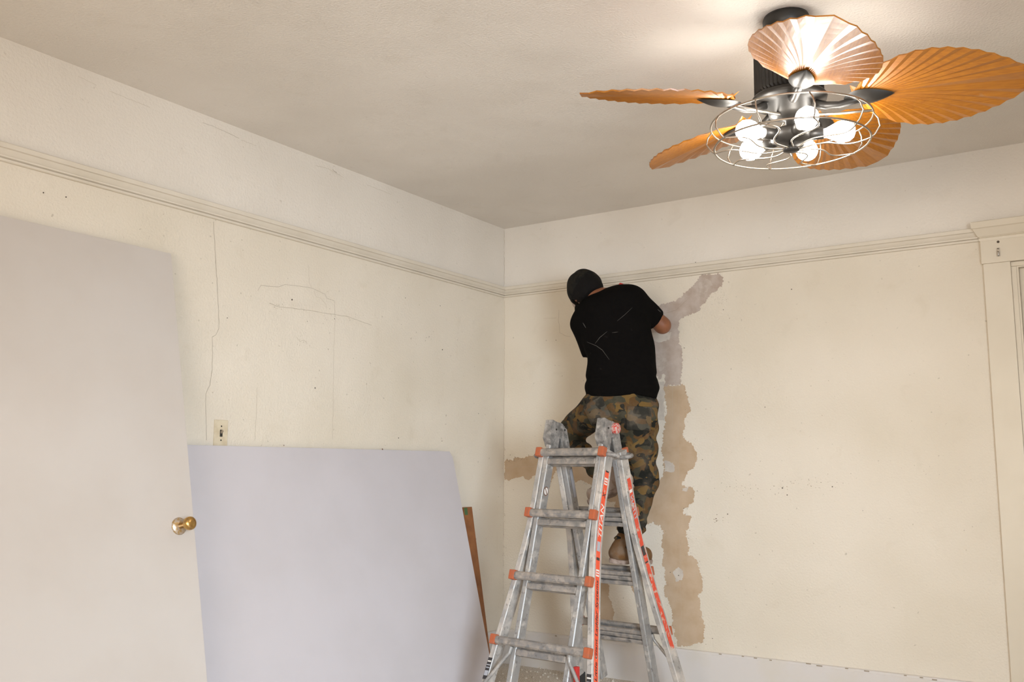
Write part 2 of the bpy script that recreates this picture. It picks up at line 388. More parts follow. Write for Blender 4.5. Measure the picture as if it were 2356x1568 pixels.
for (x0, x1, z0, z1, nm) in ((SX0, SX0+0.022, WZ0, WZ1-0.012, 'sash_stile'), (SX1-0.022, SX1, WZ0, WZ1-0.012, 'sash_stile'),
                             (SX0+0.022, SX1-0.022, WZ1-0.036, WZ1-0.012, 'sash_rail'), (SX0+0.022, SX1-0.022, 1.12, 1.155, 'sash_rail'), (SX0+0.022, SX1-0.022, WZ0, WZ0+0.05, 'sash_rail')):
    bm = bmesh.new(); box(bm, (x0, 0.035, z0), (x1, 0.07, z1), 0.002); wpart(nm, bm, M_TRIM)
for z0, z1 in ((WZ0+0.05, 1.12), (1.155, WZ1-0.036)):
    bm = bmesh.new(); box(bm, (SX0+0.022, 0.05, z0), (SX1-0.022, 0.053, z1)); wpart('pane', bm, M_GLASS)
bm = bmesh.new(); box(bm, (CXI+0.002, -0.05, WZ0-0.03), (WX1+0.016, 0.03, WZ0), 0.004); wpart('sill', bm, M_TRIM)
# small metal curtain hook plate and a screw hole on the head casing
hp = on_plane(2297, 580, 1, -0.027); hq = on_plane(2296.5, 556, 1, -0.0265)
bm = bmesh.new(); box(bm, (hp[0]-0.007, -0.031, hp[2]-0.020), (hp[0]+0.007, -0.026, hp[2]+0.020), 0.002)
tube(bm, [(hp[0], -0.030, hp[2]-0.014), (hp[0], -0.044, hp[2]-0.016), (hp[0], -0.046, hp[2]-0.004), (hp[0], -0.042, hp[2]+0.004)], 0.0028, 8)
wpart('curtain_hook', bm, M_WIRE)
bm = bmesh.new()
for dz in (-0.016, 0.016): cyl(bm, (hp[0], -0.034, hp[2]+dz), (hp[0], -0.030, hp[2]+dz), 0.0032)
wpart('screw', bm, M_HOLE)
bm = bmesh.new(); cyl(bm, (hq[0], -0.0275, hq[2]), (hq[0], -0.0255, hq[2]), 0.006); wpart('screw_hole', bm, M_HOLE)
# porch outside that window
bm = bmesh.new(); box(bm, (2.2, 1.5, 2.00), (6.5, 1.64, 2.38)); box(bm, (2.2, 0.3, 2.38), (6.5, 1.7, 2.44))
bm2 = bmesh.new(); box(bm2, (-8, T+0.02, -0.6), (14, 14, -0.5)); struct('ground', bm2, M_PORCH)
tag(struct('porch_roof', bm, M_PORCH), 'beige porch beam and soffit outside the window', 'porch')

# ------------------------------------------------------------------ wear on the walls
def jag(pts, amp, step, seed):
    """subdivide a closed polyline and roughen it"""
    out = []; n = len(pts)
    for i in range(n):
        a = Vector(pts[i]); b = Vector(pts[(i+1) % n]); d = b-a; L = d.length; m = max(1, int(L/step))
        nn = Vector((-d.y, d.x)).normalized() if L > 0 else Vector((0, 0))
        m = max(1, int(L/min(step, 1.8)))
        for q in range(m):
            p = a + d*(q/m)
            out.append(p + nn*amp*(noise.noise(Vector((p.x*0.09+seed, p.y*0.09, seed))) + 0.8*noise.noise(Vector((p.x*0.28, p.y*0.28+seed, 3.1))) + 0.75*noise.noise(Vector((p.x*0.71+seed, p.y*0.71, 7.7)))))
    return out
def patch(name, px, m, parent, lift=0.0012, amp=5.0, step=3.5, seed=0.0, plane='back'):
    poly = jag(px, amp, step, seed)
    W = [on_plane(p.x, p.y, 1, -lift) if plane == 'back' else on_plane(p.x, p.y, 0, lift) for p in poly]
    v2 = [Vector((p.x, p.y, 0)) for p in poly]
    me = bpy.data.meshes.new(name); me.from_pydata([tuple(w) for w in W], [], [tuple(t) for t in tessellate_polygon([v2])])
    me.update()
    return link(name, me, m, parent)
def c6(L): return [(1480+x/3.92, 600+y/3.92) for x, y in L]
def c7(L): return [(1440+x/3.0167, 1000+y/3.0167) for x, y in L]
def c4(L): return [(1150+x/6.03, 940+y/6.03) for x, y in L]
def c9(L): return [(1160+x/4.908, 1330+y/4.908) for x, y in L]
skim = c6([(525, 130), (560, 115), (640, 120), (690, 118), (705, 145), (722, 185), (700, 225), (660, 265), (600, 305), (575, 340), (560, 375),
           (530, 400), (515, 435), (470, 465), (400, 490), (350, 510), (320, 545), (310, 590), (325, 650), (325, 740), (340, 770), (348, 850),
           (348, 940), (345, 1000), (340, 1075), (342, 1120), (250, 1122), (192, 1125), (190, 1068), (205, 1040), (185, 1010), (165, 1022), (155, 1070), (130, 1055),
           (90, 1000), (20, 960), (-60, 800), (-40, 560), (60, 430), (150, 395), (170, 380), (240, 378), (300, 350), (310, 330), (345, 330), (360, 300),
           (400, 270), (430, 235), (480, 190), (490, 165)])
bare = c6([(190, 1118), (260, 1122), (345, 1108), (375, 1130), (385, 1160), (405, 1215), (405, 1270), (425, 1310), (425, 1350), (390, 1380), (375, 1440), (375, 1500)]) \
     + c7([(395, 0), (420, 35), (465, 65), (478, 100), (495, 170), (470, 235), (430, 260), (390, 340), (420, 360), (460, 362), (475, 400), (470, 460), (430, 505),
           (395, 505), (400, 540), (460, 570), (430, 650), (415, 670), (425, 720), (440, 780), (430, 825), (470, 840), (500, 880), (515, 950), (525, 1010), (535, 1080),
           (500, 1110), (515, 1180), (525, 1250), (550, 1340), (540, 1440), (475, 1445), (465, 1465), (420, 1470), (365, 1465), (340, 1400), (330, 1330), (320, 1260),
           (310, 1180), (290, 1140), (270, 1120), (255, 1060), (275, 1040), (268, 950), (255, 850), (265, 800), (245, 770), (260, 700), (255, 660), (230, 630), (185, 605),
           (130, 625), (60, 640), (-60, 660), (-80, 500), (-60, 380), (60, 365), (140, 360), (215, 335), (250, 290), (262, 240), (262, 180), (250, 100), (258, 0)]) \
     + c6([(200, 1480), (195, 1430), (215, 1360), (200, 1290), (195, 1180)])
strip = c4([(65, 735), (95, 695), (125, 715), (190, 715), (200, 680), (230, 690), (260, 680), (330, 680), (420, 650), (530, 655), (700, 640), (1000, 640), (1500, 700),
            (1700, 900), (1720, 1300), (1420, 1270), (1330, 1250), (1290, 1200), (1270, 1060), (1200, 1020), (1110, 980), (1060, 1015), (1010, 980), (900, 960),
            (850, 860), (790, 835), (740, 910), (715, 1000), (690, 1085), (645, 1075), (640, 960), (600, 900), (500, 910), (440, 950), (400, 995), (350, 975), (330, 930), (240, 960), (130, 995), (65, 985)])
patch('bare_plaster_patch', strip, M_BARE, wall_back, 0.0010, 3.0, 3.0, 4.2)
patch('bare_plaster_patch', bare, M_BARE, wall_back, 0.0012, 4.0, 3.0, 1.3)
patch('skim_coat_patch', skim, M_SKIM, wall_back, 0.0016, 3.5, 3.0, 2.7)
patch('bare_plaster_patch', c9([(1050, -80), (1160, -60), (1175, 40), (1190, 100), (1180, 220), (1215, 260), (1240, 400), (1225, 470), (1000, 470), (1000, -80)]), M_BARE, wall_back, 0.0010, 3, 3, 6.1)
patch('bare_plaster_patch', c9([(1390, -60), (1560, -60), (1560, 120), (1535, 200), (1500, 210), (1450, 130), (1410, 60)]), M_BARE, wall_back, 0.0010, 2.5, 3, 7.4)
patch('bare_plaster_patch', c9([(1080, 600), (1270, 640), (1275, 690), (1200, 690), (1080, 650)]), M_BARE, wall_back, 0.0010, 2, 3, 8.4)
patch('compound_spot', [(1548, 1316), (1560, 1304), (1572, 1312), (1570, 1332), (1556, 1338)], M_SPOT, wall_back, 0.0016, 2, 3, 1.1)
patch('compound_spot', c7([(270, 180), (330, 190), (340, 250), (270, 255)]), M_SPOT, wall_back, 0.0016, 3, 3, 2.1)
patch('compound_spot', c7([(395, 370), (435, 362), (425, 392), (395, 388)]), M_SPOT, wall_back, 0.0016, 2, 3, 2.9)
patch('compound_spot', [(1497, 765), (1545, 764), (1540, 780), (1520, 787), (1498, 784)], M_SPOT, wall_back, 0.0021, 2, 3, 5.9)
patch('compound_spot', c6([(150, 1085), (190, 1085), (195, 1150), (188, 1300), (190, 1440), (120, 1430), (120, 1080)]), M_SPOT, wall_back, 0.0008, 2, 4, 4.4)
patch('skim_coat_patch', [(1313, 690), (1322, 686), (1334, 700), (1332, 712), (1318, 706)], M_SKIM, wall_back, 0.0012, 2, 3, 3.3)
patch('skim_coat_patch', c6([(505, 200), (560, 150), (620, 190), (600, 250), (540, 320), (490, 330)]), M_SPOT2, wall_back, 0.0021, 4, 3, 9.1)
patch('skim_coat_patch', c6([(90, 860), (150, 850), (200, 880), (210, 960), (160, 1000), (110, 960)]), M_SPOT2, wall_back, 0.0021, 4, 3, 9.6)
# corner mildew by the far wall, left of the ladder
def ribbon(name, px, m, parent, plane, wmm=1.6, lift=0.0009, wob=1.2, seed=0.0):
    pts = []
    for (x0, y0), (x1, y1) in zip(px, px[1:]):
        L = math.hypot(x1-x0, y1-y0); k = max(1, int(L/6))
        for q in range(k):
            x = x0+(x1-x0)*q/k; y = y0+(y1-y0)*q/k
            pts.append((x + wob*noise.noise(Vector((x*0.11+seed, y*0.11, 0))), y + wob*noise.noise(Vector((x*0.11, y*0.11+seed, 5)))))
    pts.append(px[-1])
    ax = 1 if plane == 'back' else 0; val = -lift if plane == 'back' else lift
    W = [Vector(on_plane(x, y, ax, val)) for x, y in pts]; nrm = Vector((0, -1, 0)) if plane == 'back' else Vector((1, 0, 0))
    vs_, fs = [], []
    for i, p in enumerate(W):
        t = (W[min(i+1, len(W)-1)] - W[max(i-1, 0)]).normalized(); s = t.cross(nrm)
        w = wmm*0.0005*(0.6+0.6*abs(noise.noise(Vector((i*0.37, seed, 1)))))
        vs_ += [tuple(p-s*w), tuple(p+s*w)]
        if i: fs.append((2*i-2, 2*i-1, 2*i+1, 2*i))
    me = bpy.data.meshes.new(name); me.from_pydata(vs_, [], fs); me.update()
    return link(name, me, m, parent)
cracks_left = [
    ([(491, 510), (494, 560), (496, 590), (500, 660), (503, 720), (504, 755), (497, 770), (488, 775), (489, 805), (488, 850), (483, 885), (474, 905), (473, 930), (475, 985), (475, 1012)], M_CRACK, 2.0),
    ([(593, 668), (600, 656), (640, 660), (655, 654), (690, 658), (716, 662), (748, 676), (752, 686), (770, 692), (771, 730)], M_CRACK, 1.6),
    ([(710, 610), (712, 650), (716, 660)], M_FAINT, 1.4), ([(722, 668), (728, 682), (738, 686), (750, 700), (751, 710)], M_FAINT, 1.4),
    ([(620, 697), (640, 705), (700, 712), (760, 722), (800, 728), (855, 748)], M_FAINT, 3.0),
    ([(771, 735), (768, 800), (767, 900), (765, 1010)], M_FAINT, 1.6), ([(592, 890), (590, 950), (586, 1014)], M_FAINT, 1.8),
    ([(682, 775), (690, 785), (700, 782), (707, 790)], M_FAINT, 2.0),
    ([(466, 282), (490, 290), (530, 308), (550, 318)], M_CRACK, 1.4), ([(555, 322), (590, 335)], M_FAINT, 1.4),
    ([(725, 380), (755, 388), (790, 408)], M_FAINT, 1.8), ([(765, 390), (775, 397)], M_CRACK, 2.6), ([(845, 425), (900, 447)], M_FAINT, 1.8), ([(180, 175), (222, 196)], M_FAINT, 1.2),
    ([(498, 482), (500, 472), (503, 480)], M_FAINT, 2.0), ([(250, 208), (290, 225), (345, 247)], M_FAINT, 1.4)]
for i, (pp, m, w) in enumerate(cracks_left): ribbon('crack', pp, m, wall_left, 'left', w, seed=i*1.7)
cracks_back = [
    ([(1286, 712), (1285, 735), (1288, 765), (1300, 772), (1312, 774)], M_CRACK, 1.6), ([(1250, 732), (1280, 731)], M_FAINT, 1.4),
    ([(1525, 722), (1555, 713), (1580, 690)], M_CRACK, 1.4), ([(1546, 870), (1548, 940), (1546, 985)], M_FAINT, 1.8), ([(1530, 888), (1572, 887)], M_FAINT, 1.8),
    ([(1562, 900), (1560, 1100), (1564, 1250), (1568, 1450)], M_FAINT, 1.0), ([(1165, 1075), (1230, 1072)], M_FAINT, 1.4)]
for i, (pp, m, w) in enumerate(cracks_back): ribbon('crack', pp, m, wall_back, 'back', w, lift=0.0026, seed=20+i*1.7)
ribbon('crack', [(1160, 530), (1160, 600), (1160, 655)], M_FAINT, wall_back, 'back', 3.0, lift=0.002, seed=40)
ribbon('crack', [(1161, 690), (1160, 900), (1159, 1100), (1158, 1250), (1157, 1440)], M_FAINT, wall_back, 'back', 2.0, lift=0.002, seed=44)
def flecks(name, parent, plane, zones, m, seed=1):
    rnd = random.Random(seed); vs_, fs = [], []
    for (cx, cy, sx, sy, n, r) in zones:
        for _ in range(n):
            x = rnd.gauss(cx, sx); y = rnd.gauss(cy, sy); rr = r*rnd.uniform(0.4, 1.5); k = rnd.randint(4, 6); a0 = rnd.uniform(0, 6); el = rnd.uniform(0.5, 1.0); b = len(vs_)
            for q in range(k):
                a = a0+2*math.pi*q/k; d = rr*rnd.uniform(0.6, 1.2)
                ax, val = (1, -0.0024) if plane == 'back' else (0, 0.0010)
                vs_.append(tuple(on_plane(x+d*math.cos(a), y+d*el*math.sin(a), ax, val)))
            fs.append(tuple(range(b, b+k)))
    me = bpy.data.meshes.new(name); me.from_pydata(vs_, [], fs); me.update()
    return tag(link(name, me, m, parent), kind='stuff')
def edge_zones(px, n, r, sp=4.0): return [(x, y, sp, sp, n, r) for x, y in px]
flecks('paint_flecks', wall_back, 'back', edge_zones(bare[::2], 2, 0.9, 5) + edge_zones(strip[:10], 3, 1.0, 4) + [(1655, 680, 12, 14, 40, 0.6), (1760, 1120, 70, 9, 60, 0.9), (1900, 1110, 50, 10, 30, 0.8), (1330, 1120, 30, 14, 20, 0.7), (1650, 1195, 10, 5, 8, 1.4), (2150, 1090, 50, 20, 14, 0.7)], M_CRACK, 3)
flecks('paint_flecks', wall_back, 'back', [(1650, 900, 40, 250, 30, 0.7), (2000, 1300, 150, 120, 40, 0.7), (1850, 1000, 120, 200, 30, 0.6), (1160, 1200, 3, 90, 40, 0.9)], M_FAINT, 4)
flecks('paint_flecks', wall_left, 'left', [(640, 705, 16, 6, 16, 1.1), (800, 730, 40, 8, 26, 0.8), (700, 790, 14, 10, 12, 0.9), (990, 778, 9, 4, 10, 1.0), (150, 170, 90, 25, 16, 0.6), (300, 330, 120, 40, 20, 0.6)], M_FAINT, 5)
def spots(parent, plane, L):
    for x, y, r in L:
        ax, val = (1, -0.0030) if plane == 'back' else (0, 0.0008)
        c = Vector(on_plane(x, y, ax, val)); bm = bmesh.new()
        d = Vector((0, -1, 0)) if plane == 'back' else Vector((1, 0, 0))
        cyl(bm, c-d*0.002, c+d*0.0006, r*0.68, seg=8); obj('nail_hole', bm, M_HOLE, parent)
spots(wall_left, 'left', [(672, 689, 0.006), (523, 731, 0.003), (725, 892, 0.005), (1018, 804, 0.005), (1013, 703, 0.003), (933, 685, 0.003), (707, 739, 0.002), (917, 1007, 0.004), (1101, 951, 0.003),
                          (1017, 1014, 0.003), (100, 443, 0.004), (152, 453, 0.004), (770, 733, 0.003), (800, 564, 0.003)])
spots(wall_back, 'back', [(1821, 665, 0.004), (1821, 665, 0.003), (1664, 712, 0.003), (1574, 800, 0.003), (1279, 782, 0.003), (1561, 1323, 0.004), (1542, 1316, 0.003), (1674, 1182, 0.004), (1600, 603, 0.003),
                          (1639, 1468, 0.003), (1915, 1119, 0.004), (1800, 1122, 0.005), (1811, 1138, 0.004), (1760, 936, 0.003), (1985, 1174, 0.002), (2298, 856, 0.004), (1319, 1301, 0.003)])
# chipped paint along the baseboard top
for i, (x, y, w) in enumerate(((1657, 1504, 6), (1709, 1509, 5), (1738, 1513, 7), (1773, 1518, 5), (1860, 1526, 10), (1885, 1531, 12), (1948, 1537, 6), (1994, 1543, 10), (2083, 1553, 5), (2120, 1558, 6), (2150, 1563, 9), (1279, 1462, 5))):
    c = on_plane(x, y, 1, -0.0206); s = w*0.0012; bm = bmesh.new()
    box(bm, (c[0]-s, -0.0212, c[2]-0.0022), (c[0]+s, -0.0190, c[2]+0.0022)); obj('paint_chip', bm, M_CRACK, bpy.data.objects['baseboard_back'])

# plaster crumbs on the floor under the ladder
bm = bmesh.new()
for i in range(420):
    x = random.uniform(0.10, 2.2); y = -0.03-abs(random.gauss(0, 0.35)); s = random.uniform(0.002, 0.008)
    if y < -1.6 or (x < 0.45 and y < -0.5): continue
    M = Matrix.Translation((x, y, s*0.45)) @ Matrix.Rotation(random.uniform(0, 6), 4, 'Z') @ Matrix.Diagonal((s*random.uniform(0.8, 1.8), s, s*0.9, 1))
    bmesh.ops.create_icosphere(bm, subdivisions=1, radius=1.0, matrix=M)
tag(obj('plaster_crumbs', bm, M_DEBRIS), 'scattered plaster crumbs and dust along the foot of the baseboard', 'debris', kind='stuff')

# ------------------------------------------------------------------ things leaning on the left wall
def leaning_slab(name, m, y0, y1, zt, b, th, xt, corner=0.0):
    """slab whose room-side face runs from (xt, zt) at the wall to (xt+b, 0) on the floor"""
    o = empty(name, (xt+b, (y0+y1)/2, 0)); base = Vector((xt+b, 0, 0)); d = Vector((-b, 0, zt)); L = d.length; d.normalize()
    n = Vector((d.z, 0, -d.x)); bm = bmesh.new(); yc = (y0+y1)/2
    outl = [(y0, 0), (y1, 0), (y1, L-corner), (y1-corner*0.6, L), (y0, L)] if corner else [(y0, 0), (y1, 0), (y1, L), (y0, L)]
    f = [bm.verts.new(Vector((0, y-yc, 0)) + d*s) for y, s in outl]; g = [bm.verts.new(Vector((0, y-yc, 0)) + d*s - n*th) for y, s in outl]
    bm.faces.new(f); bm.faces.new(g[::-1]); k = len(f)
    for i in range(k): bm.faces.new((f[i], g[i], g[(i+1) % k], f[(i+1) % k]))
    zmin = min(v.co.z for v in bm.verts); bmesh.ops.translate(bm, verts=bm.verts, vec=(0, 0, -zmin))
    bmesh.ops.recalc_face_normals(bm, faces=bm.faces)
    bmesh.ops.bevel(bm, geom=list(bm.edges), offset=0.0018, segments=2, affect='EDGES')
    o['_d'] = tuple(d); o['_n'] = tuple(n)
    return o, bm, d, n, L
# loose white door
DY1 = -2.521
door, bm, dd, dn, DL = leaning_slab('loose_door', M_DOOR, DY1-0.80, DY1, 2.035, 0.42, 0.035, 0.045)
tag(door, 'white painted flush door with brass knob leaning against the cracked wall', 'door')
obj('door_slab', bm, M_DOOR, door)
def on_slab(px, py, x0, d, n):
    P0 = Vector((x0, 0, 0)); r = Vector(ray(px, py)); C = Vector(CAM); t = (P0-C).dot(n)/r.dot(n); return C+r*t
kc = on_slab(411, 1210, 0.465, dd, dn) - Vector(door.location)
q = dn.to_track_quat('Z', 'Y').to_matrix().to_4x4(); q.translation = kc + dn*0.0005
bm = bmesh.new(); lathe(bm, [(0, 0), (0.032, 0), (0.033, 0.003), (0.029, 0.007), (0.018, 0.010), (0.013, 0.012), (0, 0.012)], 40, q)
rose = obj('knob_rosette', bm, M_BRASS2, door, True)
bm = bmesh.new(); lathe(bm, [(0, 0.008), (0.011, 0.008), (0.0115, 0.038), (0.015, 0.044), (0.020, 0.049), (0.0245, 0.057), (0.0255, 0.065), (0.024, 0.073), (0.018, 0.078), (0.008, 0.080), (0, 0.0802)], 40, q)
obj('door_knob', bm, M_BRASS, door, True)
# pale grey board
board, bm, bd, bn, BL = leaning_slab('grey_board', M_PANEL, -2.62, -0.577, 1.26, 0.31, 0.016, 0.030, 0.035)
tag(board, 'pale lilac grey smooth board leaning low against the left wall under the switch', 'board')
obj('board_sheet', bm, M_PANEL, board)
for px, py, s in ((1028, 1044, 0.011), (1033, 1050, 0.006), (1044, 1099, 0.004), (880, 1033, 0.005), (653, 1024, 0.003), (948, 1037, 0.003)):
    c = on_slab(px, py, 0.340, bd, bn) - Vector(board.location)
    bm = bmesh.new(); M = bn.to_track_quat('Z', 'Y').to_matrix().to_4x4(); M.translation = c + bn*0.0004
    bmesh.ops.create_circle(bm, cap_ends=True, segments=9, radius=s, matrix=M)
    for v in bm.verts: v.co += Vector((0, random.uniform(-1, 1), random.uniform(-1, 1)))*s*0.2
    obj('chipped_edge', bm, M_CHIP, board)
# brown wood plank between board and wall
plank = empty('wood_plank', (0.20, -0.455, 0)); tag(plank, 'reddish brown wooden plank with green top mark wedged behind the grey board', 'plank')
pt = Vector((-0.155, 0, 0.945)); bm = bmesh.new()
frame_box(bm, (0, 0, 0.012), pt, (0, 1, 0), 0.085, 0.022, 0.0015); obj('plank_body', bm, M_PLANK, plank)
bm = bmesh.new(); pd = pt.normalized(); pn = Vector((pd.z, 0, -pd.x))
frame_box(bm, pt-pd*0.045+pn*0.0115-Vector((0, 0.022, 0)), pt-pd*0.004+pn*0.0115-Vector((0, 0.022, 0)), (0, 1, 0), 0.03, 0.001); obj('paint_mark', bm, M_GREEN, plank)

# light switch on the left wall
sw = on_plane(507, 992, 0, 0.0); sz = 1.375-0.0575
swt = empty('light_switch', (0, sw[1], sz)); tag(swt, 'aged ivory toggle light switch plate on the left wall above the grey board', 'light switch')
bm = bmesh.new(); box(bm, (-0.001, -0.036, -0.0575), (0.006, 0.036, 0.0575), 0.003); obj('switch_plate', bm, M_IVORY, swt)
bm = bmesh.new(); box(bm, (0.0055, -0.007, -0.015), (0.0066, 0.007, 0.015)); obj('toggle_slot', bm, M_DARK, swt)
bm = bmesh.new(); frame_box(bm, (0.004, 0, 0.002), (0.016, 0, 0.011), (0, 1, 0), 0.008, 0.009, 0.002); obj('toggle', bm, M_CRACK, swt)
for dz in (-0.030, 0.030):
    bm = bmesh.new(); cyl(bm, (0.005, 0, dz), (0.0068, 0, dz), 0.0034); obj('screw', bm, M_DARK, swt)

# ------------------------------------------------------------------ articulated ladder
LX, LY, LZ, LPH, LTH = 1.0036, -0.79, 1.5751, -0.1018, 0.2779
lad = empty('folding_ladder', (LX, LY, 0), LPH)
tag(lad, 'scuffed aluminium A-frame ladder with orange rung caps and red side stickers', 'ladder')
st, ct = math.sin(LTH), math.cos(LTH)
RD = [0.3437, 0.6487, 0.9537, 1.2587]
def hw_out(d):
    return float(np.interp(d, [0.2, 0.3437, 0.60, 0.70, 0.80, 0.9537, 1.2587, 1.66], [0.187, 0.187, 0.188, 0.192, 0.200, 0.220, 0.2677, 0.331]))
def LP(sg, d, x, off=0.0):
    """point on a ladder section: sg=+1 the section towards the room, d down the rail, off out from its face"""
    return Vector((x, -sg*st*d - sg*ct*off, LZ - ct*d + st*off))
def lpart(name, bm, m, parent=None, smooth=False): return obj(name, bm, m, parent or lad, smooth)
def rail_mesh(sg, side, ds, hw, w, dep, off0):
    """rectangular tube swept down a rail; off0 = front face offset, dep = depth towards the inside"""
    bm = bmesh.new(); rings = []; b = 0.004
    cs = [(-w/2+b, 0), (w/2-b, 0), (w/2, -b), (w/2, -dep+b), (w/2-b, -dep), (-w/2+b, -dep), (-w/2, -dep+b), (-w/2, -b)]
    for d in ds: rings.append([bm.verts.new(LP(sg, d, side*hw(d)+x, off0+o)) for x, o in cs])
    for A, B in zip(rings, rings[1:]):
        for k in range(8): bm.faces.new((A[k], A[(k+1) % 8], B[(k+1) % 8], B[k]))
    bm.faces.new(rings[0]); bm.faces.new(rings[-1][::-1]); bmesh.ops.recalc_face_normals(bm, faces=bm.faces)
    return bm
dfoot = (LZ-0.030)/ct
for sg in (1, -1):
    for side in (-1, 1):
        lpart('inner_rail', rail_mesh(sg, side, [0.20, 0.9, 1.535], lambda d: 0.1565, 0.029, 0.056, -0.004), M_ALU)
        orail = lpart('outer_rail', rail_mesh(sg, side, [0.325]+[0.5+0.05*i for i in range(23)]+[dfoot-0.0], hw_out, 0.031, 0.064, 0.0), M_ALU2)
        bm = rail_mesh(sg, side, [dfoot-0.06, dfoot, dfoot+0.018], hw_out, 0.040, 0.076, 0.006)
        zmin = min(v.co.z for v in bm.verts)
        for v in bm.verts:
            if v.co.z < 0.035: v.co.z = 0.0
        lpart('rubber_foot', bm, M_RUBBER, orail)
    for i, d in enumerate(RD):
        w = hw_out(d)+0.004
        bm = bmesh.new(); pr = []
        # D-shaped outer rung
        sec = [(0.004, -0.018), (0.018, -0.019), (0.026, -0.012), (0.028, 0.0), (0.026, 0.012), (0.018, 0.019), (0.004, 0.018), (-0.004, 0.010), (-0.004, -0.010)]
        for x in (-w, w): pr.append([bm.verts.new(LP(sg, d+b_, x, a_)) for a_, b_ in sec])
        for k in range(len(sec)): bm.faces.new((pr[0][k], pr[0][(k+1) % len(sec)], pr[1][(k+1) % len(sec)], pr[1][k]))
        bm.faces.new(pr[0][::-1]); bm.faces.new(pr[1]); bmesh.ops.recalc_face_normals(bm, faces=bm.faces)
        lpart('outer_rung', bm, M_RUNG)
        bm = bmesh.new(); dr = d+0.040
        frame_box(bm, LP(sg, dr, -0.143, -0.018), LP(sg, dr, 0.143, -0.018), LP(sg, 1, 0)-LP(sg, 0, 0), 0.030, 0.030, 0.005)
        lpart('inner_rung', bm, M_RUNG)
        bm = bmesh.new(); dr = d+0.004
        for oo, dx_ in ((-0.040, 0.0), (-0.040, 0.024), (-0.045, 0.048)):
            frame_box(bm, LP(sg, dr+dx_-0.006, -0.143, oo), LP(sg, dr+dx_-0.006, 0.143, oo), LP(sg, 1, 0)-LP(sg, 0, 0), 0.021, 0.018, 0.005)
        lpart('inner_rung', bm, M_RUNG)
        for side in (-1, 1):
            bm = bmesh.new(); x = side*(hw_out(d)+(0.001 if sg > 0 else -0.005))
            frame_box(bm, LP(sg, d-0.024, x, 0.013), LP(sg, d+0.022, x, 0.013), (1, 0, 0), 0.032 if sg > 0 else 0.020, 0.034, 0.005)
            lpart('rung_cap', bm, M_ORANGE)
    # diagonal braces under the lowest visible rung
    for side in (-1, 1):
        bm = bmesh.new(); d = RD[3]
        tube(bm, [LP(sg, d+0.02, side*0.165, 0.004), LP(sg, d+0.05, side*0.172, 0.004), LP(sg, d+0.20, side*(hw_out(d+0.22)-0.012), 0.004)], [0.010, 0.008, 0.008], 10)
        lpart('brace', bm, M_ALU)
    # lock tabs beside the top rung
    for side in (-1, 1):
        bm = bmesh.new(); x0 = side*0.198; pts = []
        for k in range(11):
            a = math.pi*k/10; pts.append(LP(sg, RD[0]-0.006+0.012*math.cos(a*0.0), x0+side*0.044*math.sin(a), -0.006-0.030+0.030*math.cos(a)))
        tube(bm, pts, 0.0105, 10); lpart('lock_tab', bm, M_STEEL)
# hinges on top
def hinge(side):
    xi = side*0.1565; grp = None
    for sg in (1, -1):
        # open channel block that grips the top of the inner rail
        bm = bmesh.new(); D = LP(sg, 1, 0)-LP(sg, 0, 0)
        d0, d1 = (0.175, 0.270) if sg == 1 else (0.205, 0.345)
        o0, o1 = (0.020, -0.062) if sg == 1 else (0.002, -0.060)
        w = 0.046 if sg == 1 else 0.036
        if sg == 1:
            vs_ = []
            for x in (xi-w/2, xi+w/2):
                vs_.append([bm.verts.new(LP(sg, d, x, o)) for d, o in ((d0, o0), (d1, o0), (d1+0.035, o0-0.030), (d1+0.055, o1), (d0, o1))])
            n = 5
        else:
            vs_ = []
            for x in (xi-w/2, xi+w/2):
                vs_.append([bm.verts.new(LP(sg, d, x, o)) for d, o in ((d0+0.01, o0), (d1, o0), (d1, o1), (d0, o1), (d0-0.015, -0.03))])
            n = 5
        for k in range(n): bm.faces.new((vs_[0][k], vs_[0][(k+1) % n], vs_[1][(k+1) % n], vs_[1][k]))
        bm.faces.new(vs_[0][::-1]); bm.faces.new(vs_[1]); bmesh.ops.recalc_face_normals(bm, faces=bm.faces)
        bmesh.ops.bevel(bm, geom=list(bm.edges), offset=0.0025, segments=2, affect='EDGES')
        lpart('hinge_block', bm, M_STEEL)
        for dd_ in (0.215, 0.262):
            bm = bmesh.new(); p = LP(sg, dd_, xi, -0.020); cyl(bm, p-Vector((w/2+0.003, 0, 0)), p+Vector((w/2+0.003, 0, 0)), 0.0048, seg=10)
            lpart('rivet', bm, M_DARK if dd_ < 0.23 else M_STEEL)
    zc = 1.358
    bm = bmesh.new()
    for x0, x1, r in ((-0.017, -0.009, 0.040), (-0.006, 0.006, 0.043), (0.009, 0.017, 0.040)):
        cyl(bm, (xi+x0, 0.008, zc), (xi+x1, 0.008, zc), r, seg=28)
    bmesh.ops.bevel(bm, geom=[e for e in bm.edges if e.calc_face_angle(0) > 1.0], offset=0.002, segments=2, affect='EDGES')
    lpart('hinge_knuckle', bm, M_STEEL)
    bm = bmesh.new(); cyl(bm, (xi-0.024, 0.008, zc), (xi+0.024, 0.008, zc), 0.012, seg=16); lpart('hinge_pin', bm, M_STEEL)
    bm = bmesh.new(); M = Matrix.Translation((xi+side*0.017, 0.016, zc+0.004)) @ Matrix.Rotation(side*math.pi/2, 4, 'Y')
    lathe(bm, [(0, 0), (0.026, 0), (0.028, 0.006), (0.027, 0.022), (0.022, 0.028), (0, 0.029)], 24, M); lpart('hinge_button', bm, M_KNOB, smooth=True)
hinge(-1); hinge(1)
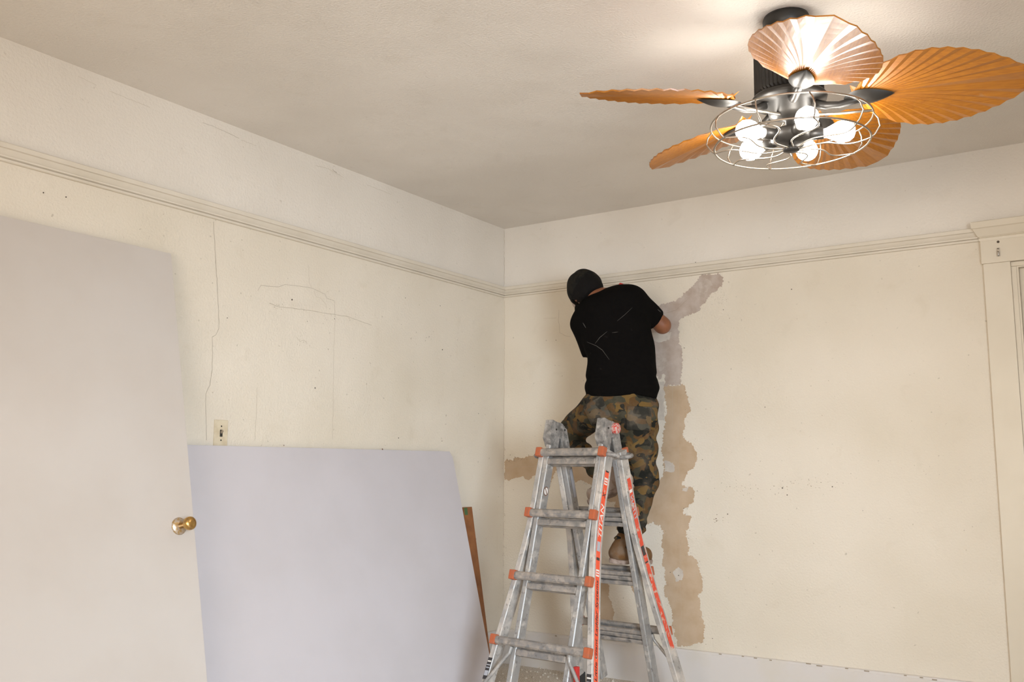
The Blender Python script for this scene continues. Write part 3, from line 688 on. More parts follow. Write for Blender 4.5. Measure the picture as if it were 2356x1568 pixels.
# side stickers follow the outer faces of the right hand rails
def strip_on_rail(sg, d0, d1, o0, o1, m, name, lift=0.0009, parent=None):
    ds = np.linspace(d0, d1, max(2, int((d1-d0)/0.03)+1)); vs_, fs = [], []
    for i, d in enumerate(ds):
        x = hw_out(d)+0.0155+lift
        vs_ += [tuple(LP(sg, d, x, o0)), tuple(LP(sg, d, x, o1))]
        if i: fs.append((2*i-2, 2*i-1, 2*i+1, 2*i))
    me = bpy.data.meshes.new(name); me.from_pydata(vs_, [], fs); me.update()
    return link(name, me, m, parent or lad)
def text_on_rail(sg, s, d_bottom, d_top, o_base, height, m, parent, shear=0.25):
    """lettering that reads up the rail, from d_bottom to d_top, on the outer face"""
    cu = bpy.data.curves.new('t', 'FONT'); cu.body = s; cu.size = 1.0; cu.resolution_u = 3; cu.shear = shear; cu.offset = 0.012
    to = bpy.data.objects.new('t', cu); COL.objects.link(to)
    dg = bpy.context.evaluated_depsgraph_get(); me = bpy.data.meshes.new_from_object(to.evaluated_get(dg)); bpy.data.objects.remove(to)
    co = np.array([v.co[:] for v in me.vertices]); x0, x1 = co[:, 0].min(), co[:, 0].max(); y0, y1 = co[:, 1].min(), co[:, 1].max()
    for v, c in zip(me.vertices, co):
        d = d_bottom + (d_top-d_bottom)*(c[0]-x0)/(x1-x0); o = o_base + height*(c[1]-y0)/(y1-y0)
        v.co = LP(sg, d, hw_out(d)+0.0155+0.0018, o)
    me.update()
    me.materials.clear(); return link('lettering', me, m, parent)
def zd(z): return (LZ-z)/ct
stk = strip_on_rail(1, zd(1.165), zd(0.245), -0.046, -0.012, M_REDST, 'sticker')
strip_on_rail(1, zd(1.165), zd(0.245), -0.0475, -0.046, M_WHITE, 'sticker_border', 0.0010, stk)
strip_on_rail(1, zd(1.165), zd(0.245), -0.012, -0.0105, M_WHITE, 'sticker_border', 0.0010, stk)
text_on_rail(1, 'TITAN', zd(0.862), zd(1.012), -0.043, 0.026, M_WHITE, stk)
text_on_rail(1, 'X', zd(1.038), zd(1.066), -0.043, 0.027, M_BLACK, stk)
text_on_rail(1, 'Little Giant Ladder Systems', zd(0.262), zd(0.675), -0.042, 0.023, M_BLACK, stk)
for z0, z1, m in ((1.100, 1.132, M_WHITE), (0.800, 0.842, M_GREYST), (0.760, 0.772, M_BLACK), (0.690, 0.720, M_WHITE), (1.158, 1.165, M_BLACK)):
    strip_on_rail(1, zd(z1), zd(z0), -0.042, -0.016, m, 'sticker_icon', 0.0014, stk)
for z0, z1 in ((1.106, 1.112), (1.118, 1.124), (0.697, 0.702), (0.708, 0.713)):
    strip_on_rail(1, zd(z1), zd(z0), -0.040, -0.018, M_REDST, 'sticker_icon', 0.0018, stk)
stk2 = strip_on_rail(-1, zd(1.130), zd(0.30), -0.046, -0.014, M_REDWORN, 'sticker')
text_on_rail(-1, 'TITAN', zd(0.93), zd(1.05), -0.042, 0.022, M_GREYST, stk2)
strip_on_rail(-1, zd(0.80), zd(0.755), -0.044, -0.018, M_BLACK, 'sticker_icon', 0.0014, stk2)
strip_on_rail(-1, zd(0.725), zd(0.718), -0.044, -0.018, M_BLACK, 'sticker_icon', 0.0014, stk2)
strip_on_rail(-1, zd(1.075), zd(1.06), -0.044, -0.018, M_WHITE, 'sticker_icon', 0.0014, stk2)
# warning labels and a round sign
for side in (-1, 1):
    x = side*hw_out(zd(0.235))
    for (a, b2, m, lf) in ((0.285, 0.19, M_BLACK, 0.0006), (0.272, 0.266, M_WHITE, 0.0011), (0.255, 0.251, M_GREYST, 0.0011), (0.243, 0.239, M_GREYST, 0.0011), (0.228, 0.206, M_GREYST, 0.0011)):
        vs_ = []
        for z in (a, b2):
            d = zd(z); xx = side*hw_out(d); wv = 0.0125 if lf < 0.001 else 0.0105
            vs_ += [tuple(LP(1, d, xx-wv, lf)), tuple(LP(1, d, xx+wv, lf))]
        me = bpy.data.meshes.new('warning_label'); me.from_pydata(vs_, [], [(0, 1, 3, 2)]); me.update(); link('warning_label', me, m, lad)
d = zd(1.065); xf = -0.1565+0.0145+0.0008
bm = bmesh.new()
for r0, r1, m_ in ((0.0, 0.019, 0),):
    for k in range(24):
        pass
def disc(r, lift, m, name, sx=1.0):
    vs_ = [tuple(LP(1, d+r*1.15*math.sin(2*math.pi*k/24), xf+lift, -0.030+r*math.cos(2*math.pi*k/24)*sx)) for k in range(24)]
    me = bpy.data.meshes.new(name); me.from_pydata(vs_, [], [tuple(range(24))]); me.update(); return link(name, me, m, lad)
bm.free()
disc(0.020, 0.0, M_CHIP, 'round_sign'); disc(0.0155, 0.0006, M_WHITE, 'round_sign')
me = bpy.data.meshes.new('round_sign'); me.from_pydata([tuple(LP(1, d+a, xf+0.0012, -0.030+b_)) for a, b_ in ((0.017, -0.010), (0.012, -0.013), (-0.017, 0.010), (-0.012, 0.013))], [], [(0, 1, 2, 3)]); me.update(); link('round_sign', me, M_CHIP, lad)
# grey paper label on the rear left inner rail
vs_ = [tuple(LP(-1, dz, -0.1565+0.0155, o)) for dz, o in ((zd(1.17), -0.012), (zd(1.17), -0.034), (zd(1.03), -0.034), (zd(1.03), -0.012))]
me = bpy.data.meshes.new('paper_label'); me.from_pydata(vs_, [], [(0, 1, 2, 3)]); me.update(); link('paper_label', me, M_GREYST, lad)
# red release tab near the foot of the room-side right rail
bm = bmesh.new(); box(bm, Vector(LP(1, zd(0.275), 0.192, -0.035))-Vector((0.010, 0.012, 0.035)), Vector(LP(1, zd(0.275), 0.192, -0.035))+Vector((0.010, 0.012, 0.035)), 0.004); lpart('release_tab', bm, M_RED)

# ------------------------------------------------------------------ ceiling fan with caged lights
FX, FY = 2.401, -1.849
fan = empty('ceiling_fan', (FX, FY, H)); tag(fan, 'ceiling fan with five palm leaf blades and a wire caged light of glowing bulbs', 'ceiling fan')
def fpart(name, bm, m, parent=None, smooth=True): return obj(name, bm, m, parent or fan, smooth)
def fz(z): return z-H
bm = bmesh.new(); lathe(bm, [(0, fz(2.70)), (0.074, fz(2.70)), (0.078, fz(2.69)), (0.076, fz(2.655)), (0.058, fz(2.640)), (0, fz(2.640))], 40); fpart('canopy', bm, M_BRONZE)
bm = bmesh.new(); lathe(bm, [(0.030, fz(2.645)), (0.030, fz(2.60))], 24); fpart('down_rod', bm, M_BRONZE)
bm = bmesh.new(); prof = [(0, fz(2.605)), (0.095, fz(2.605)), (0.112, fz(2.590)), (0.114, fz(2.43)), (0.10, fz(2.415)), (0, fz(2.415))]
lathe(bm, prof, 96)
for v in bm.verts:   # vertical fluting
    r = math.hypot(v.co.x, v.co.y)
    if 0.11 < r: 
        k = round(math.degrees(math.atan2(v.co.y, v.co.x))/3.75)
        if k % 2: v.co.x *= 0.955; v.co.y *= 0.955
fpart('motor_housing', bm, M_BRONZE, smooth=False)
bm = bmesh.new(); lathe(bm, [(0, fz(2.416)), (0.118, fz(2.416)), (0.124, fz(2.408)), (0.120, fz(2.394)), (0.075, fz(2.388)), (0.068, fz(2.350)), (0.040, fz(2.338)), (0.016, fz(2.330)), (0.016, fz(2.29)), (0, fz(2.29))], 48); fpart('flywheel', bm, M_BRONZE)
# leaf blades
def blade_mesh():
    bm = bmesh.new(); R0, R1, HW = 0.200, 0.730, 0.192
    NR = 23; cols = 2*NR+1; rows = 12; Ln = R1-R0
    def outline(t):        # t in [-1,1] from one root corner round the tip to the other
        a = abs(t); s = 1-a             # s: 0 at the root, 1 at the tip
        u = 0.5-0.5*math.cos(math.pi*min(1, s*1.0)); x = Ln*(0.02+0.98*(s**0.85))
        w = HW*max(0.0, (math.sin(math.pi*min(1.0, (x/Ln)**0.86*0.99)))**0.70)
        if s < 0.02: w = 0.03
        return x, math.copysign(w, t) if a > 1e-9 else 0.0
    grid = []
    for c in range(cols):
        t = -1+2*c/(cols-1); ex, ey = outline(t)
        P0 = Vector((0.012, 0.0)); P1 = Vector((max(0.03, ex*0.52), ey*0.22)); P2 = Vector((ex, ey)); col_ = []
        for r in range(rows+1):
            s = r/rows; p = P0*(1-s)**2 + P1*2*s*(1-s) + P2*s*s
            pl = (1 if c % 2 else -1)*0.0026*min(1.0, s*1.6)
            cup = -0.10*(p.y**2) - 0.02*(p.x/Ln)**2
            col_.append(bm.verts.new((R0+p.x, p.y, pl+cup)))
        grid.append(col_)
    for c in range(cols-1):
        for r in range(rows):
            a, b, c2, d2 = grid[c][r], grid[c+1][r], grid[c+1][r+1], grid[c][r+1]
            bm.faces.new((a, b, c2, d2))
    bmesh.ops.remove_doubles(bm, verts=bm.verts, dist=0.0004)
    geom = bmesh.ops.solidify(bm, geom=list(bm.faces), thickness=0.004)
    bmesh.ops.recalc_face_normals(bm, faces=bm.faces)
    me = bpy.data.meshes.new('blade'); bm.to_mesh(me); bm.free(); me.materials.append(M_BLADE); return me
def iron_mesh():
    bm = bmesh.new()
    tube(bm, [(0.085, 0, -0.008), (0.12, 0, -0.022), (0.16, 0, -0.026), (0.20, 0, -0.018), (0.24, 0, -0.010)], [0.014, 0.013, 0.012, 0.012, 0.010], 12)
    # scalloped leaf shaped plate under the blade root
    nu, nv = 14, 9; g = []
    for i in range(nu+1):
        s = i/nu; w = 0.040*math.sin(math.pi*min(1, s**0.75*0.97+0.03))**0.8; row = []
        for j in range(nv+1):
            t = -1+2*j/nv
            row.append(bm.verts.new((0.175+0.155*s, w*t, -0.006-0.020*(1-t*t)*math.sin(math.pi*(0.08+0.9*s)) + 0.0022*math.cos(t*14))))
        g.append(row)
    for i in range(nu):
        for j in range(nv): bm.faces.new((g[i][j], g[i+1][j], g[i+1][j+1], g[i][j+1]))
    bmesh.ops.recalc_face_normals(bm, faces=bm.faces)
    me = bpy.data.meshes.new('blade_iron'); bm.to_mesh(me); bm.free(); me.materials.append(M_BRONZE)
    for p in me.polygons: p.use_smooth = True
    return me
BM_, IM_ = blade_mesh(), iron_mesh()
BLZ, BPH, BPITCH = 2.388, 296.0, 16.0
DROOP = (2.6, 1.9, 0.3, -0.3, 0.0)
for k in range(5):
    b = link('blade', BM_, None, fan); a = math.radians(BPH+72*k)
    b.rotation_mode = 'QUATERNION'
    b.rotation_quaternion = (Matrix.Rotation(a, 4, 'Z') @ Matrix.Rotation(math.radians(DROOP[k]), 4, 'Y') @ Matrix.Rotation(math.radians(-BPITCH), 4, 'X')).to_quaternion()
    b.location = (0, 0, fz(BLZ))
    ir = link('blade_iron', IM_, None, b)
# light kit
bm = bmesh.new(); lathe(bm, [(0, fz(2.302)), (0.030, fz(2.302)), (0.060, fz(2.296)), (0.068, fz(2.285)), (0.064, fz(2.262)), (0.034, fz(2.250)), (0, fz(2.249))], 40); fpart('light_hub', bm, M_BRONZE)
bm = bmesh.new(); lathe(bm, [(0, fz(2.252)), (0.008, fz(2.252)), (0.008, fz(2.236)), (0.026, fz(2.234)), (0.026, fz(2.226)), (0.010, fz(2.222)), (0, fz(2.222))], 24); fpart('finial', bm, M_BRONZE)
def bulb_mesh():
    bm = bmesh.new(); lathe(bm, [(0, -0.002), (0.0145, 0.0), (0.016, 0.010), (0.0235, 0.026), (0.0335, 0.046), (0.0365, 0.063), (0.0335, 0.081), (0.0225, 0.095), (0.009, 0.1005), (0, 0.101)], 28)
    me = bpy.data.meshes.new('bulb'); bm.to_mesh(me); bm.free(); me.materials.append(M_BULB)
    for p in me.polygons: p.use_smooth = True
    return me
def socket_mesh():
    bm = bmesh.new(); lathe(bm, [(0, -0.01), (0.012, -0.01), (0.014, 0.012), (0.0185, 0.016), (0.0195, 0.058), (0.017, 0.060), (0, 0.060)], 28)
    me = bpy.data.meshes.new('bulb_socket'); bm.to_mesh(me); bm.free(); me.materials.append(M_BRONZE)
    for p in me.polygons: p.use_smooth = True
    return me
BUM, SOM = bulb_mesh(), socket_mesh()
for k in range(5):
    a = math.radians(16+72*k)
    s = link('bulb_socket', SOM, None, fan); s.rotation_mode = 'QUATERNION'
    s.rotation_quaternion = (Matrix.Rotation(a, 4, 'Z') @ Matrix.Rotation(math.pi/2, 4, 'Y')).to_quaternion()
    s.location = (0.046*math.cos(a), 0.046*math.sin(a), fz(2.276))
    b = link('bulb', BUM, None, s); b.location = (0, 0, 0.058)
# wire cage
RU, ZU, RLo, ZLo, RM = 0.262, 2.324, 0.252, 2.246, 0.276
def ring(r, z, rad):
    bm = bmesh.new(); tube(bm, [(r*math.cos(2*math.pi*k/72), r*math.sin(2*math.pi*k/72), fz(z)) for k in range(72)], rad, 8, True); fpart('cage_ring', bm, M_WIRE)
ring(RU, ZU, 0.0030); ring(RLo, ZLo, 0.0032)
for k in range(10):
    a0 = 2*math.pi*k/10+0.2; bm = bmesh.new(); pts = []
    def pol(r, a, z): return (r*math.cos(a), r*math.sin(a), fz(z))
    pts += [pol(RU, a0, ZU), pol(RM, a0+0.02, ZU-0.02), pol(RM+0.004, a0+0.04, ZU-0.045), pol(RLo+0.012, a0+0.05, ZLo+0.008)]
    for i in range(0, 19):
        s = i/18; r = RLo*(1-s)+0.022*s; sw_ = 0.30*math.sin(s*2*math.pi)*(0.4+0.6*s) + 0.05
        pts.append(pol(r, a0+sw_, ZLo-0.002-0.014*s))
    tube(bm, pts, 0.0026, 7); fpart('cage_wire', bm, M_WIRE)
for k in range(3):   # arms that carry the cage
    a0 = math.radians(128+120*k); bm = bmesh.new()
    tube(bm, [(0.05*math.cos(a0), 0.05*math.sin(a0), fz(2.345)), (RU*0.55*math.cos(a0), RU*0.55*math.sin(a0), fz(2.333)), (RU*math.cos(a0), RU*math.sin(a0), fz(ZU))], 0.0045, 8)
    fpart('cage_arm', bm, M_WIRE)

# ------------------------------------------------------------------ person
PD, PC = 4.90, (1430.0, 950.0)
pc_r = ray(*PC); P_C = CAM + PD*pc_r
AX_C = pc_r/np.linalg.norm(pc_r); AX_A = CR - AX_C*CR.dot(AX_C); AX_A /= np.linalg.norm(AX_A); AX_B = np.cross(AX_A, AX_C)
SCL = FPX/PD*1.0
def J(px, py, c):
    """joint seen at a pixel, c metres behind the hips"""
    r = ray(px, py); P = CAM + r*(PD+c)
    q = P-P_C; return np.array([q.dot(AX_A), q.dot(AX_B), q.dot(AX_C)])
def to_world(V): return P_C + V[:, :1]*AX_A + V[:, 1:2]*AX_B + V[:, 2:3]*AX_C
def from_world(P):
    q = np.array(P)-P_C; return np.array([q.dot(AX_A), q.dot(AX_B), q.dot(AX_C)])

def surf_nets(f, lo, hi, h):
    xs = [np.arange(l, u+h, h, dtype=np.float32) for l, u in zip(lo, hi)]
    X, Y, Z = np.meshgrid(*xs, indexing='ij'); P = np.stack([X, Y, Z], -1)
    G = f(P).astype(np.float32); S = G < 0
    nx, ny, nz = G.shape; sh = (nx-1, ny-1, nz-1)
    acc = np.zeros(sh+(3,), np.float32); cnt = np.zeros(sh, np.float32)
    cor = [(i, j, k) for i in (0, 1) for j in (0, 1) for k in (0, 1)]
    def sl(c): return tuple(slice(c[q], c[q]+sh[q]) for q in range(3))
    for a in cor:
        for ax in range(3):
            if a[ax] == 0:
                b = list(a); b[ax] = 1; b = tuple(b)
                ga, gb = G[sl(a)], G[sl(b)]; m = S[sl(a)] != S[sl(b)]
                t = np.where(m, ga/np.where(m, ga-gb, 1), 0)
                for q in range(3):
                    acc[..., q] += np.where(m, a[q] + (t if q == ax else 0), 0)
                cnt += m
    act = cnt > 0; idx = -np.ones(sh, np.int64); n = int(act.sum()); idx[act] = np.arange(n)
    ii = np.argwhere(act); V = (ii + acc[act]/cnt[act][:, None])*h + np.array([x[0] for x in xs])
    F = []
    for ax in range(3):
        o = [q for q in range(3) if q != ax]
        s0 = [slice(None)]*3; s1 = [slice(None)]*3; s0[ax] = slice(0, -1); s1[ax] = slice(1, None)
        d = S[tuple(s0)] != S[tuple(s1)]
        e = np.argwhere(d)
        e = e[(e[:, o[0]] > 0) & (e[:, o[1]] > 0) & (e[:, o[0]] < sh[o[0]]) & (e[:, o[1]] < sh[o[1]])]
        if not len(e): continue
        q = []
        for da, db in ((1, 1), (0, 1), (0, 0), (1, 0)):
            c = e.copy(); c[:, o[0]] -= da; c[:, o[1]] -= db; q.append(idx[c[:, 0], c[:, 1], c[:, 2]])
        q = np.stack(q, 1); ins = S[e[:, 0], e[:, 1], e[:, 2]]
        flip = ins if ax != 1 else ~ins
        q[~flip] = q[~flip][:, ::-1]
        F.append(q)
    return V, np.concatenate(F)
def seg_cone(P, a, b, ra, rb, flat=None, fdir=None):
    """tapered capsule; flat < 1 thins it along fdir"""
    a = np.asarray(a, np.float32); b = np.asarray(b, np.float32); Q = P
    if flat:
        fd = np.asarray(fdir, np.float32); fd = fd/np.linalg.norm(fd)
        def sq(X): return X + (X@fd)[..., None]*fd*(1/flat-1)
        Q = sq(P); a = sq(a); b = sq(b)
    d = b-a; t = np.clip(((Q-a)@d)/max(1e-9, float(d@d)), 0, 1)
    dist = np.linalg.norm(Q-(a+t[..., None]*d), axis=-1) - (ra+(rb-ra)*t)
    return dist*(flat**0.5 if flat else 1)
def ellip(P, c, ax, r):
    """ellipsoid with axes ax (3x3 rows) and radii r"""
    L = (P-np.asarray(c, np.float32))@np.asarray(ax, np.float32).T/np.asarray(r, np.float32)
    k = np.linalg.norm(L, axis=-1); return (k-1)*min(r)
def smin(a, b, k):
    h = np.clip(0.5+0.5*(b-a)/k, 0, 1); return b+(a-b)*h - k*h*(1-h)
def smins(L, k):
    r = L[0]
    for x in L[1:]: r = smin(r, x, k)
    return r
PB = np.array([P_C[0], P_C[1], P_C[2]-0.80])
def person_part(name, parts, m, parent):
    """parts: list of (V,F) in body frame"""
    vs_, fs, n = [], [], 0
    for V, F in parts:
        vs_.append(to_world(np.asarray(V, float))-PB); fs.append(F+n); n += len(V)
    me = bpy.data.meshes.new(name); me.from_pydata(np.concatenate(vs_).tolist(), [], np.concatenate(fs).tolist()); me.update()
    bm = bmesh.new(); bm.from_mesh(me); bmesh.ops.recalc_face_normals(bm, faces=bm.faces); bm.to_mesh(me); bm.free()
    o = link(name, me, m, parent, True)
    if parent is None: o.location = tuple(PB)
    return o
C_ = np.array([0, 0, 1.0])
j = dict(pel=J(1432, 935, 0.0), hipR=J(1468, 950, 0.0), hipL=J(1386, 946, 0.02), waist=J(1430, 862, 0.02), mid=J(1424, 800, 0.06), chest=J(1414, 752, 0.09),
         up=J(1408, 715, 0.12), neck=J(1394, 698, 0.15), head=J(1352, 674, 0.22), shR=J(1463, 688, 0.11), shL=J(1344, 742, 0.14),
         elR=J(1524, 748, 0.16), wrR=J(1456, 688, 0.36), haR=J(1430, 668, 0.43), elL=J(1364, 800, 0.21), wrL=J(1400, 757, 0.36), haL=J(1424, 738, 0.42),
         knR=J(1478, 1105, -0.01), anR=J(1441, 1262, -0.15), knL=J(1309, 996, 0.30), anL=J(1410, 1088, -0.10))
# head frame
hu = np.array([-0.50, 0.66, 0.52]); hu /= np.linalg.norm(hu)
hf = np.array([-0.02, -0.55, 0.80]); hf -= hu*hf.dot(hu); hf /= np.linalg.norm(hf)
hr = np.cross(hf, hu)
if hr[0] < 0: hr = -hr
HA = np.stack([hr, hf, hu])
def hp_(r, f, u): return j['head'] + hr*r + hf*f + hu*u
def body_sdf(P):
    cr = ellip(P, hp_(0, -0.008, 0.030), HA, (0.076, 0.094, 0.082))
    jaw = ellip(P, hp_(0, 0.022, -0.040), HA, (0.056, 0.066, 0.072))
    d = smin(cr, jaw, 0.03)
    d = smin(d, seg_cone(P, hp_(0, 0.088, 0.018), hp_(0, 0.104, -0.014), 0.009, 0.014), 0.014)       # nose
    d = smin(d, seg_cone(P, hp_(-0.022, 0.078, -0.052), hp_(0.022, 0.078, -0.052), 0.009, 0.009), 0.010)  # lips
    for s in (-1, 1):
        d = smin(d, seg_cone(P, hp_(s*0.015, 0.082, 0.032), hp_(s*0.045, 0.070, 0.030), 0.010, 0.008), 0.012)  # brow
        d = np.maximum(d, -(np.linalg.norm(P-hp_(s*0.031, 0.094, 0.010).astype(np.float32), axis=-1)-0.015))   # eye sockets
        d = np.minimum(d, np.linalg.norm(P-hp_(s*0.031, 0.076, 0.010).astype(np.float32), axis=-1)-0.0125)     # eyes
        d = smin(d, ellip(P, hp_(s*0.080, -0.008, -0.002), HA, (0.009, 0.019, 0.031)), 0.006)                  # ears
    d = smin(d, seg_cone(P, hp_(0, -0.025, -0.030), j['neck'], 0.056, 0.062), 0.03)
    t = smins([seg_cone(P, j['neck'], j['up'], 0.055, 0.09, 0.7, C_), seg_cone(P, j['up'], j['chest'], 0.12, 0.145, 0.62, C_), seg_cone(P, j['chest'], j['mid'], 0.145, 0.142, 0.62, C_),
               seg_cone(P, j['mid'], j['waist'], 0.142, 0.145, 0.62, C_), seg_cone(P, j['waist'], j['pel'], 0.145, 0.150, 0.66, C_), seg_cone(P, j['shL'], j['shR'], 0.052, 0.055)], 0.05)
    d = smin(d, t, 0.03)
    legs = smins([seg_cone(P, j['hipR'], j['knR'], 0.082, 0.055), seg_cone(P, j['knR'], j['anR'], 0.052, 0.036), seg_cone(P, j['hipL'], j['knL'], 0.070, 0.034), seg_cone(P, j['knL'], J(1376, 1078, -0.04), 0.032, 0.030), seg_cone(P, J(1376, 1078, -0.04), j['anL'], 0.030, 0.030)], 0.03)
    d = smin(d, legs, 0.03)
    arms = smins([seg_cone(P, j['shR'], j['elR'], 0.052, 0.042), seg_cone(P, j['elR'], j['wrR'], 0.043, 0.027), seg_cone(P, j['shL'], j['elL'], 0.050, 0.040), seg_cone(P, j['elL'], j['wrL'], 0.042, 0.027)], 0.022)
    return smin(d, arms, 0.02)
def hand(w, c, spread_side):
    """palm from the wrist, four fingers and a thumb closed on a handle"""
    w = np.asarray(w); c = np.asarray(c); f = c-w; f /= np.linalg.norm(f)
    r = np.array([0.6, 0.6, 0.1])*spread_side; r -= f*r.dot(f); r /= np.linalg.norm(r); n = np.cross(f, r)
    if n[2] < 0: n = -n
    pr = [(w, c-f*0.02, 0.026, 0.026, True)]
    for i, ln in enumerate((0.072, 0.080, 0.075, 0.060)):
        b = c + r*(0.030-0.020*i) - f*0.004; k1 = b + f*ln*0.42 + n*0.006; k2 = k1 + n*ln*0.34 + f*ln*0.10; k3 = k2 - f*ln*0.26 + n*ln*0.10
        pr += [(b, k1, 0.0100, 0.0092, False), (k1, k2, 0.0092, 0.0085, False), (k2, k3, 0.0085, 0.0078, False)]
    b = c + r*0.036 - f*0.045; k1 = b + r*0.020 + f*0.022 + n*0.016; k2 = k1 + f*0.018 + n*0.024 - r*0.012
    pr += [(b, k1, 0.013, 0.011, False), (k1, k2, 0.011, 0.009, False)]
    def g(P):
        L = [seg_cone(P, a, b_, ra, rb, 0.55, n) if fl else seg_cone(P, a, b_, ra, rb) for a, b_, ra, rb, fl in pr]
        pal = smin(L[0], seg_cone(P, c-r*0.026-f*0.03, c+r*0.026-f*0.03, 0.024, 0.024, 0.6, n), 0.012)
        out = pal
        for q in range(4): out = smin(out, np.minimum(np.minimum(L[1+3*q], L[2+3*q]), L[3+3*q]), 0.004)
        return smin(out, np.minimum(L[-2], L[-1]), 0.006)
    lo = np.minimum(w, c)-0.11; hi = np.maximum(w, c)+0.11
    return surf_nets(g, lo, hi, 0.0036), f, r, n
allj = np.array(list(j.values())); lo, hi = allj.min(0)-0.16, allj.max(0)+0.16
hR, fR, rR, nR = hand(j['wrR'], j['haR'], 1.0); hL, fL, rL, nL = hand(j['wrL'], j['haL'], -1.0)
person = person_part('person', [surf_nets(body_sdf, lo, hi, 0.0085), hR, hL], M_SKIN, None)
tag(person, 'person in black t-shirt, dark cap and camouflage trousers standing on the ladder facing the wall', 'person')
pcoord = lambda P: (P[..., 0], P[..., 1], P[..., 2])
# shirt
def wr_(P, ks, ph): return np.sin(P[..., 0]*ks[0]+P[..., 1]*ks[1]+P[..., 2]*ks[2]+ph)
hemL, hemR = J(1350, 909, 0.0), J(1512, 917, 0.0)
def shirt_sdf(P):
    ch = [seg_cone(P, J(1394, 702, 0.15), J(1404, 724, 0.13), 0.070, 0.115, 0.66, C_), seg_cone(P, J(1404, 728, 0.12), J(1414, 762, 0.09), 0.135, 0.168, 0.64, C_),
          seg_cone(P, J(1417, 762, 0.09), J(1428, 812, 0.06), 0.165, 0.161, 0.64, C_), seg_cone(P, J(1428, 812, 0.06), J(1433, 868, 0.03), 0.161, 0.172, 0.66, C_),
          seg_cone(P, J(1431, 868, 0.02), J(1430, 935, 0.0), 0.174, 0.178, 0.70, C_)]
    sh = [seg_cone(P, J(1374, 717, 0.10), J(1422, 697, 0.09), 0.083, 0.086, 0.9, C_), seg_cone(P, J(1360, 731, 0.13), J(1454, 691, 0.11), 0.074, 0.077, 0.85, C_)]
    slR = [seg_cone(P, J(1462, 692, 0.11), J(1509, 735, 0.155), 0.072, 0.062)]
    slL = [seg_cone(P, J(1343, 747, 0.14), J(1362, 814, 0.18), 0.076, 0.056)]
    torso = smins(ch+sh, 0.055)
    # sleeve ends are cut square
    def cut(d, a, b, ext):
        a = np.asarray(a); b = np.asarray(b); t = (b-a)/np.linalg.norm(b-a); pl = (P-(b+t*ext).astype(np.float32))@t.astype(np.float32); return np.maximum(d, pl)
    R_ = cut(slR[0], J(1462, 692, 0.11), J(1509, 735, 0.155), 0.004); L_ = cut(slL[0], J(1343, 747, 0.14), J(1362, 814, 0.18), 0.004)
    d = smin(smin(torso, R_, 0.03), L_, 0.03)
    y = P[..., 1]
    low = np.clip((0.16-y)/0.14, 0, 1)
    d = d + 0.0075*low*wr_(P, (9, 74, 14), 0.4) + 0.0050*low*wr_(P, (34, 52, -20), 1.9) + 0.0040*wr_(P, (22, 15, 9), 0.3) + 0.0022*wr_(P, (-31, 24, 12), 2.0)
    y1, y2 = J(1430, 893, 0)[1], J(1430, 869, 0)[1]
    d = d - 0.006*np.exp(-((y-y1-0.03*P[..., 0])/0.022)**2) + 0.006*np.exp(-((y-y2-0.05*P[..., 0])/0.012)**2)
    hem = np.interp(P[..., 0], [hemL[0], 0.0, 0.06, hemR[0]], [hemL[1]-0.012, hemL[1]-0.004, hemL[1]+0.004, hemR[1]]).astype(np.float32)
    return np.maximum(d, hem-y)
tshirt = person_part('t_shirt', [surf_nets(shirt_sdf, lo, hi, 0.008)], M_SHIRT, person); tshirt['label'] = 'black short sleeved t-shirt streaked with plaster dust'
# plaster streaks on the back of the shirt, raised a hair off the cloth
dg = bpy.context.evaluated_depsgraph_get(); dg.update()
from mathutils.bvhtree import BVHTree
bm = bmesh.new(); bm.from_mesh(tshirt.data); SH_T = BVHTree.FromBMesh(bm); bm.free()
M_STREAK = plain('plaster streak', (0.050, 0.045, 0.040), 0.9)
def streak(px, w):
    bm = bmesh.new(); rows = []
    for i, (x, y) in enumerate(px):
        x0, y0 = px[max(i-1, 0)]; x1, y1 = px[min(i+1, len(px)-1)]; t = Vector((x1-x0, y1-y0)).normalized(); nn = Vector((-t.y, t.x)); row = []
        ww = w*math.sin(math.pi*(0.12+0.76*i/(len(px)-1)))
        for s in (-1, 1):
            r = Vector(ray(x+nn.x*ww*s, y+nn.y*ww*s)); hit = SH_T.ray_cast(Vector(CAM)-Vector(PB), r.normalized())
            if hit[0] is None: bm.free(); return
            row.append(bm.verts.new(hit[0] - r.normalized()*0.0022))
        if rows: bm.faces.new((rows[-1][0], rows[-1][1], row[1], row[0]))
        rows.append(row)
    obj('plaster_streak', bm, M_STREAK, tshirt)
def poly(L, n=8):
    out = []
    for (x0, y0), (x1, y1) in zip(L, L[1:]):
        for q in range(n): out.append((x0+(x1-x0)*q/n, y0+(y1-y0)*q/n))
    return out+[L[-1]]
for L, w in (([(1369, 790), (1380, 776), (1397, 762)], 0.7), ([(1350, 786), (1372, 795), (1386, 805), (1402, 827)], 0.7), ([(1420, 738), (1437, 724), (1455, 707)], 0.5), ([(1341, 742), (1348, 754)], 0.9), ([(1408, 765), (1422, 763)], 0.5), ([(1513, 711), (1521, 718)], 0.8)):
    streak(poly(L), w)
